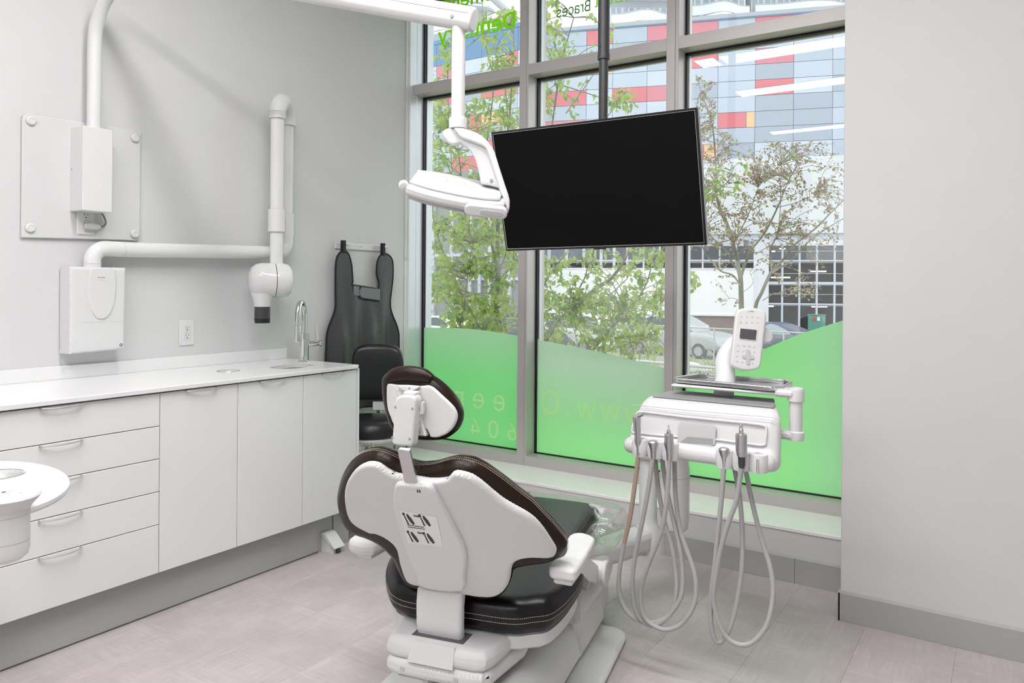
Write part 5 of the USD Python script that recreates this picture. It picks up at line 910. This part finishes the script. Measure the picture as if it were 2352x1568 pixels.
for px in (1440, 1478, 1515, 1554, 1614, 1653, 1691): part(BC, 'garage_column', cb(con(px - 2, 600)[0], con(px + 2, 600)[0], zf[0] - .6, ztop, -.25, -.05), 'frame_concrete')
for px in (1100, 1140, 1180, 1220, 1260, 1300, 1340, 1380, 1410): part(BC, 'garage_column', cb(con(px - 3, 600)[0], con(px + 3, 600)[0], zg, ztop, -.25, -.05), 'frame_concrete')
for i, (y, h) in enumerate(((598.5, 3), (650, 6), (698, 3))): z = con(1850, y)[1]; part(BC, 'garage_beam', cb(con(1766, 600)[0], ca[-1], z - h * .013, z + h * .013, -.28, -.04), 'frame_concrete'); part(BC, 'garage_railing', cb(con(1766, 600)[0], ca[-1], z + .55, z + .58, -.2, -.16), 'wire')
part(BC, 'garage_beam', cb(ca[0], con(1731, 600)[0], con(1650, 598)[1] - .05, con(1650, 598)[1] + .05, -.28, -.04), 'frame_concrete')
for px, py, w in ((1888, 556, 18), (1880, 623, 18), (1882, 704, 18), (1793, 637, 22), (1775, 577, 6), (1797, 571, 7), (1771, 703, 6), (1560, 588, 12), (1030, 577, 10), (1100, 630, 10)):
    o2 = cO - NC * 3.0; q0 = on(px - w, py, o=o2, n=NC); q1 = on(px + w, py, o=o2, n=NC); q1[2] = q0[2] = (q0[2] + q1[2]) / 2; part(BC, 'garage_lamp', tube([q0, q1], .045, 8), 'garage_lamp')
xw = con(1731, 600)[0]; zw1, zw0 = con(1650, 619)[1], con(1650, 722)[1]
part(BC, 'white_wall', cb(con(1235, 650)[0], xw, zw0, zw1, -.1, .12), 'hoarding'); part(BC, 'wall_ledge', cb(con(1235, 650)[0], xw, zw1, zw1 + .09, -.1, .16), 'concrete'); part(BC, 'wall_ledge', cb(con(1235, 650)[0], xw, zw0 - .09, zw0, -.1, .2), 'concrete')
part(BC, 'brick_base', cb(con(1235, 650)[0], xw, zg, zw0 - .09, -.1, .04), 'brick_brown')
# projecting wing on the left with a blue top
wO = at(1107, 132, 50.0); 
def wz(py, px=1107): return on(px, py, y=wO[1])[2]
WB = thing('blue_topped_building', 'building wing with a deep blue parapet and grey and red panels behind the trees', 'building', wO * [1, 1, 0] + [0, 0, ZST])
wc = [880, 940, 1003, 1042, 1107, 1163, 1190, 1237]; wx_ = [on(p, 150, y=wO[1])[0] for p in wc]; xr_ = wx_[-1]
part(WB, 'body', box(wx_[0] - 12, xr_ - .05, wO[1] + .03, wO[1] + 26, ZST, wz(72)), 'panel_joint')
zt0, zt1, zt2 = wz(71), wz(80), wz(132)
for i in range(len(wc) - 1):
    if i % 2 == 0 and i < 6: part(WB, 'blue_panel', box(wx_[i] + .01, wx_[i + 2 if i + 2 < len(wc) else -1] - .01, wO[1] - .02, wO[1] + .03, zt2 + .01, zt1 - .01), 'panel_B', smooth=False)
part(WB, 'blue_panel', box(wx_[-2] + .01, xr_, wO[1] - .02, wO[1] + .03, zt2 + .01, zt1 - .01), 'panel_B', smooth=False)
part(WB, 'parapet', join(box(wx_[0] - 12, xr_ + .06, wO[1] - .05, wO[1] + .4, zt1, zt0)), 'panel_B'); part(WB, 'side_parapet', box(xr_ - .1, xr_ + .06, wO[1] - .05, wO[1] + 26, zt1, zt0), 'coping')
part(WB, 'side_blue_panel', box(xr_ - .05, xr_ + .03, wO[1], wO[1] + 26, zt2, zt1), 'roof_blue')
wr_ = [wz(132 + 32 * k) for k in range(9)]
WO_ = {(0, 2): 'S', (0, 5): 'R', (2, 4): 'R', (2, 5): 'S', (2, 2): 'R', (4, 3): 'R', (4, 4): 'O', (5, 3): 'S', (6, 4): 'R', (6, 5): 'O', (7, 3): 'R', (3, 1): 'S'}
for r in range(8):
    for i in range(len(wc) - 1): part(WB, 'panel', box(wx_[i] + .012, wx_[i + 1] - .012, wO[1] - .02 - .01 * rng.random(), wO[1] + .03, wr_[r + 1] + .014, wr_[r] - .014), 'panel_' + (WO_.get((r, i)) or 'abdc'[rng.integers(4)]), smooth=False)
    for j in range(4): part(WB, 'side_panel', box(xr_ - .05, xr_ + .02, wO[1] + .02 + j * 4, wO[1] + 3.98 + j * 4, wr_[r + 1] + .014, wr_[r] - .014), 'panel_' + 'abdc'[rng.integers(4)], smooth=False)
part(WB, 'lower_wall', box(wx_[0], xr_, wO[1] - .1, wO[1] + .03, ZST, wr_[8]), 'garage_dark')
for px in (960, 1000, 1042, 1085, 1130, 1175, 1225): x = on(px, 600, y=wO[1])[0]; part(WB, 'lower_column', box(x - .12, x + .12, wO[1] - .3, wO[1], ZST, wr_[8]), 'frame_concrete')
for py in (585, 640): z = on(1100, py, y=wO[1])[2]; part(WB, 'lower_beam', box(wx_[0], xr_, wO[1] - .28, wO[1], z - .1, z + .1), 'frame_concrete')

# pale apartment towers rising behind
def tower(label, px0, px1, py0, D, floors, wins, n=None, fh=3.0):
    o_ = at((px0 + px1) / 2, py0, D); a = on(px0, py0, o=o_, n=_fw); b = on(px1, py0, o=o_, n=_fw); w = np.linalg.norm((b - a)[:2]); u = (b - a) * [1, 1, 0] / w; n_ = np.cross(u, DZ)
    t = thing('apartment_tower', label, 'tower', a * [1, 1, 0] + [0, 0, ZST]); f = lambda m: (a + m[0][:, :1] * u + m[0][:, 1:2] * n_ + m[0][:, 2:3] * DZ, m[1])
    part(t, 'body', f(box(0, w, -14, 0, ZST - a[2], floors * fh)), 'tower_white')
    for k in range(floors):
        z = k * fh
        part(t, 'floor_slab', f(slab([(-.4, -1.0), (-.4, 1.0), (w * .18, 1.4), (w * .42, 2.6), (w * .60, 2.6), (w * .84, 1.4), (w + .4, 1.0), (w + .4, -1.0)], .28, .05, .3, None, smooth=3, rings=1, f=lambda V, z=z: V + [0, 0, z])), 'tower_white')
        part(t, 'soffit_band', f(box(0, w, .0, .06, z + fh - .7, z + fh - .15)), 'tower_grey')
        for j in range(wins):
            x0 = w * (j + .12) / wins; x1 = w * (j + .88) / wins; p = part(t, 'window', f(box(x0, x1, .0, .10, z + .55, z + fh - .8)), 'tower_glass'); part(p, 'frame_bar', f(box((x0 + x1) / 2 - .05, (x0 + x1) / 2 + .05, .10, .15, z + .55, z + fh - .8)), 'car_white')
        th_ = np.linspace(0, 1, 15); rl2 = crom(np.array([(0., 1.3), (w * .2, 1.6), (w * .42, 2.5), (w * .60, 2.5), (w * .82, 1.6), (w, 1.3)]), 4); part(t, 'balcony_rail', f(tube(np.c_[rl2, np.full(len(rl2), z + 1.15)], .06, 6)), 'tower_grey')
        part(t, 'balcony_glass', f((np.vstack([np.c_[rl2, np.full(len(rl2), z + .2)], np.c_[rl2, np.full(len(rl2), z + 1.1)], np.c_[rl2 + [0, .02], np.full(len(rl2), z + .2)], np.c_[rl2 + [0, .02], np.full(len(rl2), z + 1.1)]]), np.array([q for i in range(len(rl2) - 1) for s in (0, 2 * len(rl2)) for q in ((s + i, s + i + 1, s + len(rl2) + i + 1), (s + i, s + len(rl2) + i + 1, s + len(rl2) + i))]))), 'tower_white')
    return t
tower('pale tower with rounded balconies between the dark pole and the right mullion', 1400, 1545, 72, 72, 4, 5)
tower('pale tower with curved balcony at the top of the right pane', 1578, 1712, 52, 74, 4, 4)
tower('grey windowed tower at the top right corner of the window', 1725, 1990, 48, 76, 4, 9)
tw_ = tower('pale tower with square windows in the upper left pane', 955, 1112, 92, 74, 4, 4)
o3 = at(1150, 20, 74); part(tw_, 'roof_arch', tube([on(*p, o=o3, n=_fw) for p in ((1085, -40), (1115, -18), (1138, 2), (1160, 22), (1178, 42), (1192, 66), (1200, 92))], .33, 8, 3), 'tower_grey')

# ------------------------------------------------------------------ street trees
def leaf_mesh(p, d, size, roll):
    d = d / np.linalg.norm(d); s = np.cross(d, [0.3, .2, 1]); s /= np.linalg.norm(s); n = np.cross(s, d); s = s * math.cos(roll) + n * math.sin(roll); n = np.cross(s, d)
    w = size * .31; V = np.array([p, p + d * size * .35 + s * w + n * w * .3, p + d * size * .35 - s * w + n * w * .3, p + d * size * .75 + s * w * .7 + n * .0 * w - n * w * .2, p + d * size * .75 - s * w * .7 - n * w * .2, p + d * size - n * w * .5, p + d * size * .4, ])
    return V, np.array([(0, 1, 6), (0, 6, 2), (1, 3, 6), (2, 6, 4), (3, 5, 6), (4, 6, 5)])
def tree(name, label, limbs, D, targets, base_px, kinds, leaf_n, size, bark, thick=.035, jitter=.5, droop=.8, nparts=300):
    P3 = []
    for L, r0, r1, dz in limbs:
        pts = np.array([at(px, py, D + dz + .25 * math.sin(i * 1.7 + dz)) for i, (px, py) in enumerate(L)]); P3.append((pts, r0, r1))
    bp_ = P3[0][0][0]; t = thing(name, label, 'tree', (bp_[0], bp_[1], ZGR))
    nodes = []
    for i, (pts, r0, r1) in enumerate(P3):
        rr_ = np.linspace(r0, r1, len(pts)); c = crom(np.c_[pts, rr_], 4); part(t, 'trunk' if i == 0 else 'branch', tube(c[:, :3], c[:, 3], 8 if i == 0 else 6), bark); nodes.append(c)
    N = np.vstack(nodes); tw, lf = [], {k: [] for k in kinds}; allf = []
    for (x0, x1, y0, y1, n) in targets:
        for _ in range(n):
            q = at(rng.uniform(x0, x1), rng.uniform(y0, y1), D + rng.uniform(-jitter, jitter) * 1.6); j = np.argmin(((N[:, :3] - q) ** 2).sum(1) + (N[:, 2] > q[2]) * .05); b = N[j, :3]; L = np.linalg.norm(q - b)
            if L > 2.2: b = q + (b - q) * 2.2 / L; 
            m_ = (b + q) / 2 + np.array([0, 0, .10 * L]) + rng.normal(0, .04 * L, 3); c = crom(np.array([b, m_, q]), 4); r = min(.012, .004 + .004 * L); tw.append(tube(c, np.linspace(r, .0022, len(c)), 4, cap=False))
            for k in range(leaf_n):
                s = rng.uniform(.45, 1.02); i = min(len(c) - 1, int(s * (len(c) - 1))); pos = c[i] + rng.normal(0, .03, 3) * size / .07; d = rng.normal(0, 1, 3); d[2] -= droop; kd_ = kinds[min(int(abs(rng.normal(0, .9))), len(kinds) - 1)]
                allf.append((np.linalg.norm(pos - C), kd_, leaf_mesh(pos, d, size * rng.uniform(.7, 1.25), rng.uniform(-.8, .8))))
    if tw: part(t, 'twigs', join(*tw), bark, None, 35, 'stuff')
    allf.sort(key=lambda a: a[0])
    for a in allf[:nparts]: part(t, 'leaf', a[2], a[1], None, False)
    for k in kinds:
        g_ = [a[2] for a in allf[nparts:] if a[1] == k]
        if g_: part(t, 'foliage', join(*g_), k, None, False, 'stuff')
    return t
KG = ['leaf_lime', 'leaf_green', 'leaf_deep']
LT = [([(1140, 880), (1140, 726), (1143, 675), (1144, 636), (1143, 598), (1143, 540), (1146, 470)], 0.0391, 0.0230, 0), ([(1143, 640), (1135, 585), (1125, 545), (1113, 480), (1100, 400)], 0.0207, 0.0092, .3), ([(1138, 655), (1116, 613), (1099, 596), (1074, 579), (1050, 552), (1030, 500)], 0.0138, 0.0055, -.3),
      ([(1147, 620), (1162, 583), (1172, 540), (1178, 470)], 0.0120, 0.0055, .4), ([(1148, 700), (1152, 670), (1161, 631), (1182, 605), (1196, 580)], 0.0101, 0.0046, .2), ([(1110, 800), (1059, 751), (1065, 707), (1071, 656), (1078, 605), (1085, 560)], 0.0092, 0.0055, -.6), ([(1100, 820), (1030, 700), (985, 660), (950, 640)], 0.0092, 0.0046, .6),
      ([(1105, 760), (1048, 649), (1022, 588), (1005, 540), (990, 470)], 0.0101, 0.0046, -.2), ([(1100, 600), (1070, 500), (1037, 402), (1010, 335), (985, 270)], 0.0110, 0.0046, .5), ([(1080, 560), (1066, 460), (1059, 402), (1053, 344), (1050, 290)], 0.0092, 0.0046, -.4), ([(1100, 480), (1118, 330), (1133, 190), (1110, 77), (1108, -30)], 0.0120, 0.0046, .2),
      ([(1130, 520), (1165, 330), (1154, 153), (1125, 88), (1116, 20)], 0.0092, 0.0037, .6), ([(1146, 470), (1168, 298), (1175, 199), (1180, 100), (1178, 20)], 0.0110, 0.0041, -.3), ([(1040, 420), (1030, 260), (1028, 170), (1022, 110)], 0.0064, 0.0035, 0)]
tree('leafy_tree', 'tree with fresh drooping green leaves filling the left pane', LT, 9.0, [(972, 1195, 225, 480, 150), (972, 1195, 480, 765, 260), (1005, 1040, 110, 200, 14), (1095, 1195, 20, 200, 46), (1085, 1195, 700, 790, 30)], None, KG, 9, .072, 'bark', jitter=.6)
MT = [([(1190, 960), (1215, 850), (1262, 765), (1306, 717), (1370, 662), (1403, 640), (1430, 604), (1443, 574), (1452, 520)], 0.0385, 0.0088, 0), ([(1285, 740), (1309, 723), (1386, 689), (1401, 677), (1440, 640)], 0.0121, 0.0050, .3), ([(1300, 880), (1362, 803), (1404, 752), (1430, 727), (1442, 710), (1462, 690)], 0.0187, 0.0077, -.6), ([(1295, 725), (1317, 686), (1345, 633), (1348, 599), (1350, 560)], 0.0099, 0.0044, .2),
      ([(1225, 700), (1253, 648), (1280, 606), (1304, 574), (1320, 530)], 0.0121, 0.0055, .4), ([(1440, 850), (1471, 776), (1493, 734), (1506, 713), (1520, 690)], 0.0099, 0.0044, -.3), ([(1350, 830), (1389, 809), (1466, 781), (1500, 770)], 0.0088, 0.0044, -.5), ([(1430, 720), (1466, 684), (1488, 642), (1498, 594), (1502, 540)], 0.0099, 0.0044, .4),
      ([(1216, 700), (1250, 420), (1275, 238), (1283, 182), (1294, 131), (1306, 82), (1318, 40)], 0.0143, 0.0050, 0), ([(1260, 400), (1340, 330), (1406, 254), (1438, 216)], 0.0077, 0.0035, .3), ([(1500, 600), (1570, 510), (1623, 460), (1688, 403)], 0.0077, 0.0035, -.2), ([(1500, 700), (1560, 655), (1595, 640)], 0.0055, 0.0035, 0), ([(1240, 330), (1246, 180), (1252, 80), (1258, 0)], 0.0088, 0.0044, .2), ([(1300, 260), (1370, 160), (1402, 90)], 0.0066, 0.0035, .1)]
tree('leafy_tree', 'tree with spreading leafy branches across the middle pane', MT, 8.2, [(1238, 1530, 570, 700, 125), (1238, 1530, 690, 800, 120), (1238, 1330, 120, 260, 26), (1240, 1262, -10, 130, 16), (1272, 1325, 78, 140, 9), (1395, 1460, 205, 262, 12), (1620, 1720, 380, 470, 13), (1578, 1625, 620, 665, 8), (1392, 1412, 62, 112, 6), (1400, 1530, 780, 830, 14)], None, KG, 8, .070, 'bark', jitter=.5)
BT = [([(1704, 830), (1703, 709), (1702, 668), (1701, 639), (1696, 615), (1693, 591), (1684, 562), (1679, 540), (1668, 510), (1655, 485), (1644, 437), (1645, 403), (1643, 361), (1640, 318), (1633, 275), (1611, 213), (1601, 180)], 0.0609, 0.0070, 0), ([(1701, 642), (1708, 615), (1717, 593), (1723, 576), (1744, 551), (1762, 525), (1786, 476), (1798, 446), (1812, 413), (1829, 383), (1832, 355)], 0.0377, 0.0070, .4), ([(1700, 655), (1688, 637), (1677, 629), (1655, 622), (1637, 602), (1623, 586), (1614, 568), (1600, 540)], 0.0232, 0.0070, -.4),
      ([(1699, 632), (1691, 615), (1679, 600), (1671, 578), (1650, 559), (1626, 535), (1600, 505)], 0.0290, 0.0070, .2), ([(1722, 800), (1735, 706), (1749, 673), (1764, 639), (1773, 622), (1798, 597), (1815, 573), (1832, 556), (1848, 544), (1878, 520), (1900, 497), (1936, 461), (1960, 430)], 0.0493, 0.0081, .6), ([(1770, 628), (1790, 615), (1812, 603), (1832, 583), (1850, 562), (1890, 530), (1940, 500)], 0.0290, 0.0070, .3), ([(1772, 622), (1770, 588), (1773, 563), (1785, 540), (1791, 497), (1793, 429), (1786, 380)], 0.0203, 0.0058, -.2),
      ([(1752, 690), (1780, 673), (1805, 680), (1830, 668)], 0.0104, 0.0046, 0), ([(1684, 562), (1700, 530), (1720, 490), (1742, 430), (1760, 400)], 0.0174, 0.0052, -.3), ([(1723, 576), (1740, 580), (1770, 562)], 0.0116, 0.0058, 0), ([(1650, 559), (1690, 545), (1714, 522), (1745, 505)], 0.0116, 0.0046, .3), ([(1786, 476), (1830, 465), (1850, 455), (1870, 450)], 0.0104, 0.0041, .1), ([(1700, 672), (1715, 665), (1730, 648), (1722, 625)], 0.0070, 0.0035, 0), ([(1701, 690), (1680, 684), (1660, 692)], 0.0070, 0.0035, 0)]
tree('bare_tree', 'nearly bare two-stemmed tree with small buds in the right pane', BT, 17.0, [(1585, 1690, 300, 500, 95), (1600, 1650, 185, 300, 28), (1690, 1930, 320, 470, 170), (1590, 1930, 470, 580, 150), (1640, 1700, 610, 700, 8), (1750, 1900, 590, 690, 26)], None, ['blossom', 'bud_green'], 12, .066, 'bark', jitter=.9, droop=.1)
